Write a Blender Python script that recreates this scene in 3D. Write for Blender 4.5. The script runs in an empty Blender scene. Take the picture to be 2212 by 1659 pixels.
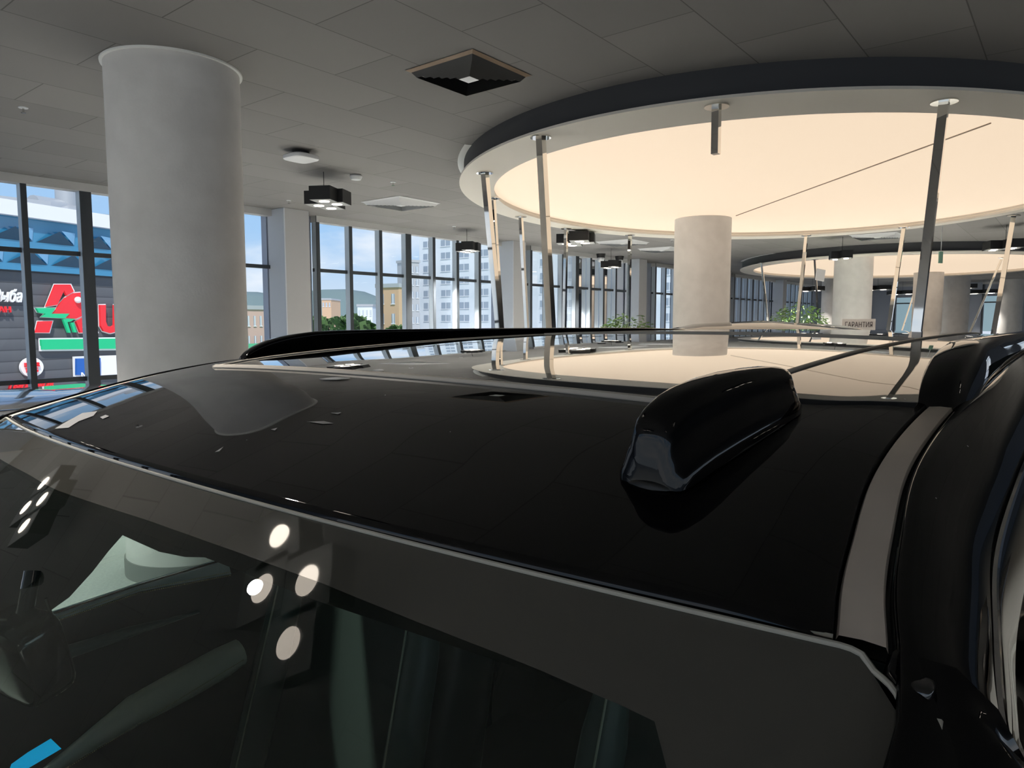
import bpy, math, random
from math import sin, cos, tan, atan2, radians, pi, sqrt, hypot
from mathutils import Vector, Matrix
random.seed(7)
COL = bpy.context.scene.collection
H = 1.75                                  # lens height above the showroom floor
FP, PITCH, CX, CY = 1533.0, radians(5.0), 1106.0, 829.5

# ------------------------------------------------------------------ measuring helpers
def ray(x, y):
    yc = (CY - y) / FP
    f = cos(PITCH) + sin(PITCH) * yc
    z = -sin(PITCH) + cos(PITCH) * yc
    return (x - CX) / FP / f, z / f
def atz(x, y, z):                          # point at height z (relative to lens)
    k, r = ray(x, y); Y = z / r
    return Vector((k * Y, Y, H + z))
def atY(x, y, Y):
    k, r = ray(x, y)
    return Vector((k * Y, Y, H + r * Y))
def on_plane(x, y, p, n):                  # p,n : 2D point / normal of a vertical plane
    k, r = ray(x, y)
    Y = (p[0] * n[0] + p[1] * n[1]) / (k * n[0] + n[1])
    return Vector((k * Y, Y, H + r * Y))

# ------------------------------------------------------------------ materials
MATS = {}
def mat(name, color, rough=0.6, metal=0.0, coat=0.0, ior=1.45, emit=None, es=0.0, spec=0.5):
    m = bpy.data.materials.new(name); m.use_nodes = True
    b = m.node_tree.nodes['Principled BSDF']
    b.inputs['Base Color'].default_value = (*color, 1)
    b.inputs['Roughness'].default_value = rough
    b.inputs['Metallic'].default_value = metal
    b.inputs['Coat Weight'].default_value = coat
    b.inputs['Coat Roughness'].default_value = 0.02
    b.inputs['IOR'].default_value = ior
    b.inputs['Specular IOR Level'].default_value = spec
    if emit:
        b.inputs['Emission Color'].default_value = (*emit, 1)
        b.inputs['Emission Strength'].default_value = es
    MATS[name] = m
    return m
def nodes(m): return m.node_tree.nodes, m.node_tree.links, m.node_tree.nodes['Principled BSDF']
def noise_col(m, c1, c2, scale=5.0, detail=4.0, coord='Object', bump=0.0, bscale=None, lo=.35, hi=.65, sc3=None):
    N, L, b = nodes(m)
    tc = N.new('ShaderNodeTexCoord'); nz = N.new('ShaderNodeTexNoise')
    src = tc.outputs[coord]
    if sc3:
        mp = N.new('ShaderNodeMapping'); mp.inputs['Scale'].default_value = sc3
        L.new(src, mp.inputs[0]); src = mp.outputs[0]
    nz.inputs['Scale'].default_value = scale; nz.inputs['Detail'].default_value = detail
    rp = N.new('ShaderNodeValToRGB')
    rp.color_ramp.elements[0].position = lo; rp.color_ramp.elements[1].position = hi
    rp.color_ramp.elements[0].color = (*c1, 1); rp.color_ramp.elements[1].color = (*c2, 1)
    L.new(src, nz.inputs['Vector']); L.new(nz.outputs[0], rp.inputs[0]); L.new(rp.outputs[0], b.inputs['Base Color'])
    if bump:
        nb = N.new('ShaderNodeTexNoise'); nb.inputs['Scale'].default_value = bscale or scale * 4
        bp = N.new('ShaderNodeBump'); bp.inputs['Strength'].default_value = bump; bp.inputs['Distance'].default_value = .01
        L.new(src, nb.inputs['Vector']); L.new(nb.outputs[0], bp.inputs['Height']); L.new(bp.outputs[0], b.inputs['Normal'])
    return m
def glass_mat(name, tint, fres=1.45, gl=1.0, haze=0.0, hazecol=(.4, .42, .38)):
    m = bpy.data.materials.new(name); m.use_nodes = True
    N, L = m.node_tree.nodes, m.node_tree.links
    N.clear()
    out = N.new('ShaderNodeOutputMaterial'); tr = N.new('ShaderNodeBsdfTransparent'); g = N.new('ShaderNodeBsdfGlossy')
    g.inputs['Roughness'].default_value = 0.0; g.inputs['Color'].default_value = (gl, gl, gl, 1)
    tr.inputs['Color'].default_value = (*tint, 1)
    fr = N.new('ShaderNodeFresnel'); fr.inputs['IOR'].default_value = fres
    mx = N.new('ShaderNodeMixShader')
    L.new(fr.outputs[0], mx.inputs[0])
    base = tr.outputs[0]
    if haze:
        df = N.new('ShaderNodeBsdfDiffuse'); df.inputs['Color'].default_value = (*hazecol, 1)
        m2 = N.new('ShaderNodeMixShader'); m2.inputs[0].default_value = haze
        L.new(tr.outputs[0], m2.inputs[1]); L.new(df.outputs[0], m2.inputs[2]); base = m2.outputs[0]
    L.new(base, mx.inputs[1]); L.new(g.outputs[0], mx.inputs[2]); L.new(mx.outputs[0], out.inputs[0])
    MATS[name] = m
    return m
M = MATS

# car
def paint(name, col=(.002, .002, .0025), specks=True):
    m = mat(name, col, rough=.02, coat=0.0, ior=1.38)
    N, L, b = nodes(m)
    b.inputs['Coat IOR'].default_value = 1.6
    if specks:                              # dust grains lying on the lacquer
        tc = N.new('ShaderNodeTexCoord'); vo = N.new('ShaderNodeTexVoronoi'); vo.inputs['Scale'].default_value = 45
        nz = N.new('ShaderNodeTexNoise'); nz.inputs['Scale'].default_value = 14
        a = N.new('ShaderNodeMath'); a.operation = 'LESS_THAN'; a.inputs[1].default_value = .035
        c = N.new('ShaderNodeMath'); c.operation = 'GREATER_THAN'; c.inputs[1].default_value = .56
        d = N.new('ShaderNodeMath'); d.operation = 'MULTIPLY'
        L.new(tc.outputs['Object'], vo.inputs['Vector']); L.new(tc.outputs['Object'], nz.inputs['Vector'])
        L.new(vo.outputs['Distance'], a.inputs[0]); L.new(nz.outputs[0], c.inputs[0])
        L.new(a.outputs[0], d.inputs[0]); L.new(c.outputs[0], d.inputs[1])
        mx = N.new('ShaderNodeMix'); mx.data_type = 'RGBA'
        mx.inputs[6].default_value = (*col, 1); mx.inputs[7].default_value = (.35, .35, .36, 1)
        L.new(d.outputs[0], mx.inputs[0]); L.new(mx.outputs[2], b.inputs['Base Color'])
    return m
paint('black_paint'); paint('black_paint_plain', specks=False)
mat('pano_glass', (.004, .004, .005), rough=.0, coat=1.0, ior=1.75)
M['pano_glass'].node_tree.nodes['Principled BSDF'].inputs['Coat IOR'].default_value = 1.7
mat('gloss_trim', (.01, .01, .011), rough=.08, coat=1)
mat('rubber', (.012, .012, .012), rough=.45)
mat('seal_light', (.46, .44, .38), rough=.35)
noise_col(mat('ditch_strip', (.2, .17, .15), rough=.42), (.60, .53, .46), (.68, .60, .53), scale=9, lo=.3, hi=.7)
mat('frit', (.075, .073, .062), rough=.03, coat=1.0, ior=1.5)
glass_mat('screen_glass', (.84, .95, .90), fres=1.42, haze=.03, hazecol=(.30, .36, .30))
glass_mat('side_glass', (.78, .92, .90), fres=1.45)
mat('leather_dark', (.035, .046, .042), rough=.5)
mat('leather_teal', (.09, .13, .12), rough=.42)
mat('door_trim_mat', (.012, .015, .016), rough=.5)
mat('door_top', (.6, .66, .62), rough=.45)
mat('armrest_mat', (.85, .84, .70), rough=.42)
mat('stitch', (.55, .5, .22), rough=.7)
mat('piping', (.42, .47, .38), rough=.6)
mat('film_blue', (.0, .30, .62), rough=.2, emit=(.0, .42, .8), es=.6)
mat('headliner', (.02, .022, .02), rough=.9)
mat('mirror_house', (.012, .02, .02), rough=.12, coat=1)
mat('scrap', (.30, .30, .31), rough=.5)
mat('chrome', (.72, .72, .70), rough=.04, metal=1)
mat('tyre', (.01, .01, .01), rough=.8)
mat('silver_paint', (.45, .47, .5), rough=.15, metal=.3, coat=1)
mat('white_paint', (.7, .7, .7), rough=.2, coat=1)
# building
mat('mirror_steel', (.80, .78, .74), rough=.03, metal=1)
mat('ring_white', (.70, .66, .60), rough=.6)
mat('ring_dark', (.045, .047, .052), rough=.6)
mat('luminous', (.25, .22, .18), rough=.8, emit=(1.0, .79, .585), es=.85)
mat('membrane_seam', (.35, .30, .24), rough=.8)
noise_col(mat('plaster_column', (.42, .41, .39), rough=.75), (.66, .64, .62), (.74, .72, .70), scale=3.5, bump=.08, bscale=60)
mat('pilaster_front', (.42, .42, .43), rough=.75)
mat('column_ring', (.75, .75, .73), rough=.4)
mat('column_skirt', (.22, .23, .22), rough=.6)
mat('frame_dark', (.035, .042, .050), rough=.4)
mat('fin_grey', (.52, .60, .68), rough=.45)
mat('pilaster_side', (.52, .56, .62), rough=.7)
mat('head_white', (.45, .45, .45), rough=.6)
glass_mat('window_glass', (.97, .98, .99), fres=1.2)
noise_col(mat('floor_mat', (.3, .3, .3), rough=.35), (.40, .42, .41), (.46, .48, .47), scale=60, lo=.4, hi=.6)
mat('wall_blue', (.28, .31, .37), rough=.7)
mat('diffuser_dark', (.05, .05, .05), rough=.5)
mat('diffuser_side', (.24, .16, .10), rough=.5)
mat('diffuser_white', (.55, .56, .58), rough=.5)
mat('lamp_black', (.012, .012, .013), rough=.45)
mat('lamp_under', (.35, .35, .35), rough=.5)
mat('lens', (1, 1, 1), rough=.5, emit=(1, .88, .74), es=7.0)
mat('lens_soft', (1, 1, 1), rough=.5, emit=(1, .90, .76), es=3.0)
mat('white_plastic', (.75, .76, .78), rough=.4)
noise_col(mat('leaf', (.1, .2, .05), rough=.5), (.03, .075, .015), (.10, .17, .04), scale=6)
mat('bark', (.16, .11, .07), rough=.8)
mat('pot', (.5, .5, .5), rough=.5)
mat('sign_white', (.85, .84, .84), rough=.6)
mat('sign_ink', (.08, .07, .08), rough=.6)
mat('exit_green', (.25, .45, .33), rough=.5)
# ceiling tiles
cm = mat('ceiling_tiles', (.1, .1, .1), rough=.85)
N, L, b = nodes(cm)
tc = N.new('ShaderNodeTexCoord'); mp = N.new('ShaderNodeMapping')
br = N.new('ShaderNodeTexBrick'); br.offset = .5
br.inputs['Scale'].default_value = 1.0; br.inputs['Brick Width'].default_value = 1.2; br.inputs['Row Height'].default_value = .6
br.inputs['Mortar Size'].default_value = .004; br.inputs['Mortar Smooth'].default_value = .1; br.inputs['Bias'].default_value = 0
br.inputs['Color1'].default_value = (.195, .188, .186, 1); br.inputs['Color2'].default_value = (.222, .214, .211, 1); br.inputs['Mortar'].default_value = (.105, .10, .098, 1)
L.new(tc.outputs['Object'], mp.inputs[0]); L.new(mp.outputs[0], br.inputs['Vector']); L.new(br.outputs['Color'], b.inputs['Base Color'])
# outside
def clad():
    m = mat('cladding', (.09, .095, .10), rough=.5)
    N, L, b = nodes(m)
    tc = N.new('ShaderNodeTexCoord'); sx = N.new('ShaderNodeSeparateXYZ'); mu = N.new('ShaderNodeMath'); mu.operation = 'MULTIPLY'; mu.inputs[1].default_value = 2.6
    fr = N.new('ShaderNodeMath'); fr.operation = 'FRACT'; rp = N.new('ShaderNodeValToRGB')
    e = rp.color_ramp.elements; e[0].position = 0; e[0].color = (.045, .047, .052, 1); e[1].position = .12; e[1].color = (.10, .105, .115, 1)
    x = e.new(.85); x.color = (.13, .135, .145, 1)
    L.new(tc.outputs['Object'], sx.inputs[0]); L.new(sx.outputs[2], mu.inputs[0]); L.new(mu.outputs[0], fr.inputs[0]); L.new(fr.outputs[0], rp.inputs[0]); L.new(rp.outputs[0], b.inputs['Base Color'])
clad()
mat('blue_glass', (.05, .26, .45), rough=.2, coat=1)
mat('blue_glass_light', (.22, .48, .72), rough=.3)
mat('blue_dark', (.03, .09, .15), rough=.4)
mat('parapet', (.85, .86, .88), rough=.6)
mat('duct', (.42, .44, .46), rough=.4, metal=.3)
mat('sign_red', (.75, .03, .04), rough=.4, emit=(.85, .03, .04), es=.25)
mat('sign_green', (.02, .50, .22), rough=.4, emit=(.02, .55, .25), es=.2)
mat('sign_blue', (.03, .14, .50), rough=.4)
mat('sign_face', (.85, .85, .86), rough=.5, emit=(1, 1, 1), es=.1)
noise_col(mat('apartment_white', (.62, .66, .70), rough=.8), (.66, .72, .76), (.80, .83, .86), scale=.12)
mat('apartment_grey', (.42, .44, .46), rough=.8)
mat('window_far', (.33, .39, .46), rough=.3)
mat('brick_tan', (.62, .42, .27), rough=.85)
mat('brick_pink', (.6, .42, .36), rough=.85)
mat('hill', (.16, .22, .22), rough=1)
noise_col(mat('grass', (.2, .4, .15), rough=.9), (.16, .36, .14), (.27, .48, .20), scale=.2)
noise_col(mat('asphalt', (.3, .3, .3), rough=.9), (.50, .51, .51), (.60, .60, .59), scale=.5)
mat('fence_green', (.12, .52, .30), rough=.6)
mat('tree_far', (.10, .18, .06), rough=.9)

# ------------------------------------------------------------------ object helpers
def tag(o, label=None, cat=None, group=None, kind=None):
    if label: o['label'] = label
    if cat: o['category'] = cat
    if group: o['group'] = group
    if kind: o['kind'] = kind
    return o
def empty(name, loc, rz=0, label=None, cat=None, group=None):
    o = bpy.data.objects.new(name, None); COL.objects.link(o)
    o.empty_display_size = .1
    o.location = loc; o.rotation_euler = (0, 0, rz)
    return tag(o, label, cat, group)
class MB:
    def __init__(s): s.v = []; s.f = []; s.m = []
    def add(s, vs, fs, mi=0):
        n = len(s.v); s.v += [Vector(p) for p in vs]; s.f += [tuple(i + n for i in f) for f in fs]; s.m += [mi] * len(fs)
    def box(s, c, d, rz=0, R=None, mi=0):
        R = R or Matrix.Rotation(rz, 3, 'Z'); c = Vector(c)
        vs = [c + R @ Vector((x * d[0] / 2, y * d[1] / 2, z * d[2] / 2)) for x in (-1, 1) for y in (-1, 1) for z in (-1, 1)]
        s.add(vs, [(0, 1, 3, 2), (4, 6, 7, 5), (0, 4, 5, 1), (2, 3, 7, 6), (0, 2, 6, 4), (1, 5, 7, 3)], mi)
    def loft(s, rings, closed=True, cap=True, mi=0):
        n = len(rings[0]); vs = [p for r in rings for p in r]; fs = []
        for i in range(len(rings) - 1):
            for j in range(n if closed else n - 1):
                a = i * n + j; b_ = i * n + (j + 1) % n
                fs.append((a, b_, b_ + n, a + n))
        if cap and closed:
            fs.append(tuple(range(n))[::-1]); fs.append(tuple((len(rings) - 1) * n + j for j in range(n)))
        s.add(vs, fs, mi)
    def tube(s, path, r, n=10, mi=0, square=False):
        path = [Vector(p) for p in path]; rings = []
        if not hasattr(r, '__len__'): r = [r] * len(path)
        for i, p in enumerate(path):
            t = (path[min(i + 1, len(path) - 1)] - path[max(i - 1, 0)]).normalized()
            up = Vector((0, 0, 1)) if abs(t.z) < .9 else Vector((.62, .78, 0))
            a = t.cross(up).normalized(); c = t.cross(a).normalized()
            k = 4 if square else n; o = pi / 4 if square else 0
            rings.append([p + (a * cos(2 * pi * j / k + o) + c * sin(2 * pi * j / k + o)) * r[i] for j in range(k)])
        s.loft(rings, mi=mi)
    def cyl(s, c, r, h, n=48, r2=None, mi=0):
        r2 = r if r2 is None else r2; c = Vector(c)
        s.loft([[c + Vector((r * cos(2 * pi * j / n), r * sin(2 * pi * j / n), 0)) for j in range(n)],
                [c + Vector((r2 * cos(2 * pi * j / n), r2 * sin(2 * pi * j / n), h)) for j in range(n)]], mi=mi)
    def prism(s, poly, off, mi=0):             # poly: 3-D points, off: extrusion vector
        off = Vector(off); n = len(poly); a = [Vector(p) for p in poly]; b_ = [p + off for p in a]
        s.add(a + b_, [tuple(range(n)), tuple(range(2 * n - 1, n - 1, -1))] + [(i, (i + 1) % n, n + (i + 1) % n, n + i) for i in range(n)], mi)
    def grid(s, rows, mi=0): s.loft(rows, closed=False, cap=False, mi=mi)
    def blob(s, c, d, R=None, p=2.0, nu=20, nv=12, mi=0):   # super-ellipsoid
        R = R or Matrix.Identity(3); c = Vector(c); e = 2 / p
        sg = lambda q: (1 if q >= 0 else -1) * abs(q) ** e
        rings = []
        for i in range(1, nv):
            ph = -pi / 2 + pi * i / nv
            rings.append([c + R @ Vector((d[0] * sg(cos(ph)) * sg(cos(2 * pi * j / nu)), d[1] * sg(cos(ph)) * sg(sin(2 * pi * j / nu)), d[2] * sg(sin(ph)))) for j in range(nu)])
        s.loft(rings, mi=mi)
    def build(s, name, mats, parent=None, smooth=False, bevel=0, sub=0, loc=None, solid=0):
        me = bpy.data.meshes.new(name)
        o = bpy.data.objects.new(name, me); COL.objects.link(o)
        base = Vector((0, 0, 0))
        if loc is not None: base = Vector(loc)
        me.from_pydata([tuple(p - base) for p in s.v], [], s.f)
        if not isinstance(mats, (list, tuple)): mats = [mats]
        for q in mats: me.materials.append(M[q])
        me.polygons.foreach_set('material_index', s.m)
        import bmesh
        bm = bmesh.new(); bm.from_mesh(me); bmesh.ops.recalc_face_normals(bm, faces=bm.faces); bm.to_mesh(me); bm.free()
        if smooth:
            me.polygons.foreach_set('use_smooth', [True] * len(me.polygons))
            me.set_sharp_from_angle(angle=radians(smooth if smooth is not True else 40))
        me.update()
        o.location = base
        if parent: o.parent = parent
        if solid:
            m = o.modifiers.new('s', 'SOLIDIFY'); m.thickness = solid; m.offset = 0
        if bevel:
            m = o.modifiers.new('b', 'BEVEL'); m.width = bevel; m.segments = 2; m.limit_method = 'ANGLE'
        if sub:
            m = o.modifiers.new('u', 'SUBSURF'); m.levels = sub; m.render_levels = sub
        return o
def thing(mb, name, mats, label, cat, group=None, **k):
    o = mb.build(name, mats, **k); return tag(o, label, cat, group)
def struct(mb, name, mats, **k):
    o = mb.build(name, mats, **k); o['kind'] = 'structure'; return o
def clone(root, loc, rz=None, label=None):
    r = root.copy(); COL.objects.link(r); r.location = loc
    if rz is not None: r.rotation_euler = (0, 0, rz)
    if label: r['label'] = label
    for ch in list(root.children):
        c = ch.copy(); COL.objects.link(c); c.parent = r
        for g in list(ch.children):
            d = g.copy(); COL.objects.link(d); d.parent = c
    return r
def text_mesh(body, size, extrude=.02, shear=0, bold=0):
    cu = bpy.data.curves.new('t', 'FONT'); cu.body = body; cu.size = size; cu.extrude = extrude; cu.shear = shear; cu.offset = bold
    cu.align_x = 'CENTER'; cu.align_y = 'CENTER'; cu.resolution_u = 3
    ob = bpy.data.objects.new('t', cu); COL.objects.link(ob)
    dg = bpy.context.evaluated_depsgraph_get(); dg.update()
    me = bpy.data.meshes.new_from_object(ob.evaluated_get(dg))
    bpy.data.objects.remove(ob); bpy.data.curves.remove(cu)
    return me
def text_obj(name, body, size, c, xdir, ydir, m, parent=None, extrude=.02, shear=0, width=None, height=None, bold=0):
    me = text_mesh(body, size, extrude, shear, bold)
    xs = [v.co.x for v in me.vertices]; ys = [v.co.y for v in me.vertices]
    w = max(xs) - min(xs); h = max(ys) - min(ys); mx = (max(xs) + min(xs)) / 2; my = (max(ys) + min(ys)) / 2
    sx = (width / w) if width else 1; sy = (height / h) if height else 1
    X = Vector(xdir).normalized(); Y = Vector(ydir).normalized(); Z = X.cross(Y)
    R = Matrix((X, Y, Z)).transposed()
    me.transform(Matrix.Translation((-mx, -my, 0))); me.transform(Matrix.Diagonal((sx, sy, 1, 1))); me.transform(R.to_4x4())
    me.materials.clear(); me.materials.append(M[m])
    o = bpy.data.objects.new(name, me); COL.objects.link(o)
    if parent: o.parent = parent; o.location = Vector(c) - parent.location
    else: o.location = c
    return o

# ================================================================== ROOM
E1 = Vector((.622, .783, 0)); E2 = Vector((.783, -.622, 0)); W0 = Vector((-4.0, 10.9, 0))
YAW = atan2(.783, .622)
CH = H + 1.72
def B(s, t, z=0): return W0 + E1 * s + E2 * t + Vector((0, 0, z))
def on_wall(px, t=0):
    return on_plane(px, 600, B(0, t).xy, (E2.x, E2.y))
def s_of(px, t=0):
    p = on_wall(px, t); return (p - W0).dot(E1)

BACK = 31.0
fl = MB(); fl.add([B(-14, 0), B(BACK, 0), B(BACK, 34), B(-14, 34)], [(0, 1, 2, 3)])
struct(fl, 'floor', 'floor_mat')
ce = MB(); q = [B(-16, -.25, CH), B(BACK + .3, -.25, CH), B(BACK + .3, 34, CH), B(-16, 34, CH)]
ceo = MB()
ceo.add([(0, 0, 0), (47.3, 0, 0), (47.3, -34.25, 0), (0, -34.25, 0), (0, 0, .35), (47.3, 0, .35), (47.3, -34.25, .35), (0, -34.25, .35)],
        [(0, 1, 2, 3), (4, 5, 6, 7), (0, 1, 5, 4), (1, 2, 6, 5), (2, 3, 7, 6), (3, 0, 4, 7)])
co = struct(ceo, 'ceiling', 'ceiling_tiles')
co.location = q[0]; co.rotation_euler = (0, 0, YAW)

# window wall on the left, bays between pilasters
TR1, TR2 = H + .85, H - .72
bays = [(-10.5, -5.6), (-4.55, .33), (1.15, 5.9), (6.95, 11.45), (13.05, 17.6), (19.2, 23.6), (25.0, 29.4)]
def window(n, p0, d, L, mull, inward):
    # p0 start, d unit along wall, inward unit into the room
    e = empty('window_%d' % n, p0, 0); e['kind'] = 'structure'
    P = lambda s, t, z: d * s + inward * t + Vector((0, 0, z))
    yaw = atan2(d.y, d.x)
    m = MB()
    for z, hgt in ((TR1, .055), (TR2, .055), (.06, .12)):
        m.box(P(L / 2, .03, z), (L, .06, hgt), yaw)
    m.build('transom', 'frame_dark', e)
    m = MB(); m.box(P(L / 2, .06, CH - .05), (L, .16, .1), yaw); m.build('head', 'head_white', e)
    m = MB()
    for s, w in mull:
        m.box(P(s, .06, CH / 2), (w, .12, CH), yaw)
    m.build('fin', 'fin_grey', e)
    m = MB()
    for s, w in mull:
        m.box(P(s + (w / 2 + .008), .0, CH / 2), (.02, .1, CH), yaw); m.box(P(s, .125, CH / 2), (w + .004, .012, CH), yaw)
    m.build('mullion', 'frame_dark', e)
    m = MB(); m.add([P(0, -.01, 0), P(L, -.01, 0), P(L, -.01, CH), P(0, -.01, CH)], [(0, 1, 2, 3)])
    m.build('pane', 'window_glass', e)
    return e
nw = 1
for (a, b_) in bays:
    L_ = b_ - a
    if a == -4.55: mu = [(s - a, w) for s, w in ((-3.62, .06), (-2.96, .06), (-2.29, .13), (-1.62, .06), (-.93, .06), (-.22, .06))] + [(.03, .06)]
    else:
        mu = [(.03, .06)] + [(.03 + (L_ - .06) * k / 7, .13 if k == 3 else .06) for k in range(1, 7)]
    window(nw, B(a, 0), E1, L_, mu, E2); nw += 1
# solid wall strips between bays and the pilasters in front of them
m = MB()
gaps = [(-16, -10.5)] + [(bays[i][1], bays[i + 1][0]) for i in range(len(bays) - 1)] + [(29.4, BACK)]
for a, b_ in gaps:
    m.box(B((a + b_) / 2, -.09, CH / 2), (b_ - a, .14, CH), YAW)
struct(m, 'wall_left', 'wall_blue')
for i, (a, b_) in enumerate(gaps[1:-1]):
    where = ['left of the large shopping centre sign, behind the big round column', 'just right of the big round column', 'behind the leaning rods left of the glowing ceiling disc', 'left of the round column under the glowing ceiling disc',
             'behind the potted tree nearest the second column', 'near the far end of the window wall'][min(i, 5)]
    ex = empty('pilaster', B(a + .235, .235), YAW, 'grey boxed wall pilaster ' + where, 'pilaster', 'pilasters of the window wall')
    w = .45
    m = MB(); m.box((0, .0, CH / 2 - .002), (w - .02, .43, CH - .004)); m.build('shaft', 'pilaster_front', ex)
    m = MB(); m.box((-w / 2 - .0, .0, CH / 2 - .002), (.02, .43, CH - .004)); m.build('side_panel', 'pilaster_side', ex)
# far wall
kb = Vector(E2); pb = B(BACK, 0)
wins = [(.7, 2.2), (3.2, 4.6), (6.6, 7.6), (9.3, 10.2), (11.6, 13.0), (14.2, 15.6)]
m = MB(); last = 0
for a, b_ in wins + [(34, 34)]:
    if a > last: m.box(pb + kb * ((a + last) / 2) + Vector((0, 0, CH / 2)) + E1 * .1, (a - last, .2, CH), YAW - pi / 2)
    if b_ > a:
        m.box(pb + kb * ((a + b_) / 2) + Vector((0, 0, CH - .3)) + E1 * .1, (b_ - a, .2, .6), YAW - pi / 2)
        window(nw, pb + kb * a, kb, b_ - a, [(.03, .06), (b_ - a - .03, .06), ((b_ - a) * .62, .05)], -E1); nw += 1
    last = b_
struct(m, 'wall_back', 'wall_blue')

# round columns on an 8 m grid
C1 = Vector((-2.32, 5.03, 0)); CS = Vector((5.26, 6.05, 0))
def column(loc, label, h=CH, ringtop=True, r=.425, mt='plaster_column'):
    e = empty('column', loc, 0, label, 'column', 'round columns of the hall')
    m = MB(); m.cyl((0, 0, 0), r, h, 96); m.build('shaft', mt, e, smooth=True)
    if ringtop:
        m = MB(); n = 64
        m.loft([[Vector((R_ * cos(2 * pi * j / n), R_ * sin(2 * pi * j / n), z)) for j in range(n)] for R_, z in ((r + .001, h - .014), (r + .018, h - .011), (r + .02, h - .001), (r + .001, h - .001))], cap=False)
        m.build('top_ring', 'column_ring', e, smooth=True)
    m = MB(); m.cyl((0, 0, 0), r + .012, .12, 64); m.build('skirting', 'column_skirt', e, smooth=True)
    return e
LZ = H + 1.575
column(C1, 'thick grey plastered round column close by on the left, standing by the windows')
column(Vector((2.94, 11.1, 0)), 'beige round column rising through the large glowing ceiling disc', LZ - .001, False)
column(Vector((8.12, 17.05, 0)), 'round column under the far glowing disc behind the lettered white sign', LZ - .001, False)
column(Vector((13.35, 22.95, 0)), 'brownish round column behind the tall leaning rod on the right')
column(Vector((15.9, 25.6, 0)), 'bluish round column beneath a black spotlight box at the right')
column(Vector((20.4, 29.2, 0)), 'pale round column at the far right end of the hall')
column(Vector((12.5, 27.8, 0)), 'dark blue-grey round column in the depth right of the lettered white sign')

# ---------------------------------------------------------------- glowing ceiling discs
def ell(c, a, b_, ang, n=160):
    ang = radians(ang); ca, sa = cos(ang), sin(ang)
    return [Vector((c[0] + ca * a * cos(2 * pi * i / n) - sa * b_ * sin(2 * pi * i / n), c[1] + sa * a * cos(2 * pi * i / n) + ca * b_ * sin(2 * pi * i / n), 0)) for i in range(n)]
RZ = H + 1.50
def disc(c, label, seam=True, grow=1.0):
    e = empty('luminous_ceiling_disc', (c[0], c[1], RZ), 0, label, 'ceiling light', 'glowing oval ceiling discs')
    up = lambda P, z: [Vector((p.x, p.y, z - RZ)) for p in P]
    o_ = ell((0, 0), 4.25 * grow, 3.43 * grow, 59.6); i_ = ell((.1, .05), 3.80 * grow, 3.17 * grow, 55)
    i2 = ell((.1, .05), 3.84 * grow, 3.21 * grow, 55); g_ = ell((0, 0), 4.20 * grow, 3.38 * grow, 59.6)
    m = MB(); m.loft([up(i_, RZ + .03), up(i_, RZ), up(o_, RZ), up(o_, RZ + .02)], cap=False); m.build('rim', 'ring_white', e, smooth=30)
    m = MB(); m.loft([up(i_, RZ + .03), up(i2, RZ + .05), up(i2, LZ)], cap=False); m.build('inner_lip', 'ring_white', e, smooth=60)
    m = MB(); m.loft([up(o_, RZ + .02), up(g_, RZ + .03), up(g_, CH)], cap=False); m.build('fascia', 'ring_dark', e, smooth=60)
    gl = ell((0, 0), 4.266 * grow, 3.446 * grow, 59.6)
    m = MB(); m.loft([up(g_, CH - .006)[50:64], up(gl, CH - .006)[50:64], up(gl, CH - .001)[50:64]], closed=False, cap=False); m.build('pale_crescent', 'column_ring', e)  # short pale crescent outside the fascia, along part of the disc only
    m = MB(); m.add(up(i2, LZ), [tuple(range(160))]); m.build('membrane', 'luminous', e)
    return e
DC = Vector((3.20, 8.93, 0))
d1 = disc(DC, grow=1.034, label= 'large glowing oval ceiling disc with white rim, nearest the camera')
D2 = Vector((10.8, 20.2, 0))
d2 = disc(D2, grow=1.2, label= 'second glowing oval ceiling disc farther back behind the round column')
m = MB()
a_ = atz(1590, 466, 1.567); b_ = atz(2140, 266, 1.567); dd = (b_ - a_).normalized()
m.tube([a_ - DC.xyz - Vector((0, 0, RZ)), b_ - DC.xyz - Vector((0, 0, RZ))], .006, 6); m.build('seam', 'membrane_seam', d1)

# ---------------------------------------------------------------- leaning mirrored rods
def rod(top, low, label, w=.042, full=True, zt=1.50):
    T = atz(top[0], top[1], zt)
    k, r = ray(*low)
    cdir = (DC.xy - T.xy).normalized() * .0
    Yl = T.y
    Lo = Vector((k * Yl, Yl, H + r * Yl))
    d = (Lo - T)
    if full: d = d * (T.z / -d.z)
    e = empty('leaning_rod', T + d, 0, label, 'rod', 'mirrored rods under the glowing ceiling discs')
    o = -(T + d)
    m = MB(); m.tube([T + o, T + d + o], w, square=True); m.build('tube', 'mirror_steel', e)
    m = MB(); m.cyl(T + o + Vector((0, 0, -.012)), .085, .012, 32); m.build('top_plate', 'mirror_steel', e, smooth=True)
    if full: m = MB(); m.cyl((0, 0, .0), .085, .012, 32); m.build('foot_plate', 'mirror_steel', e, smooth=True)
    return e
rod((1047, 372), (1078, 703), 'mirrored square rod leaning at the left tip of the near glowing disc')
rod((1065, 427), (1083, 703), 'thin mirrored rod directly behind the leftmost rod of the near disc', .032)
rod((1125, 467), (1138, 703), 'mirrored rod second behind the left tip of the near glowing disc', .034)
rod((1168, 295), (1190, 703), 'long mirrored rod in front, leaning across the left of the near glowing disc')
rod((1223, 493), (1219, 703), 'slim mirrored rod hanging in front of the black spotlight box', .036)
rod((1361, 507), (1357, 703), 'upright slim rod rising behind the first potted tree', .036)
rod((1742, 508), (1722, 703), 'slim rod in front of the second potted tree', .036)
rod((1953, 490), (1918, 720), 'rod leaning left beside the lettered white sign', .040)
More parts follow.
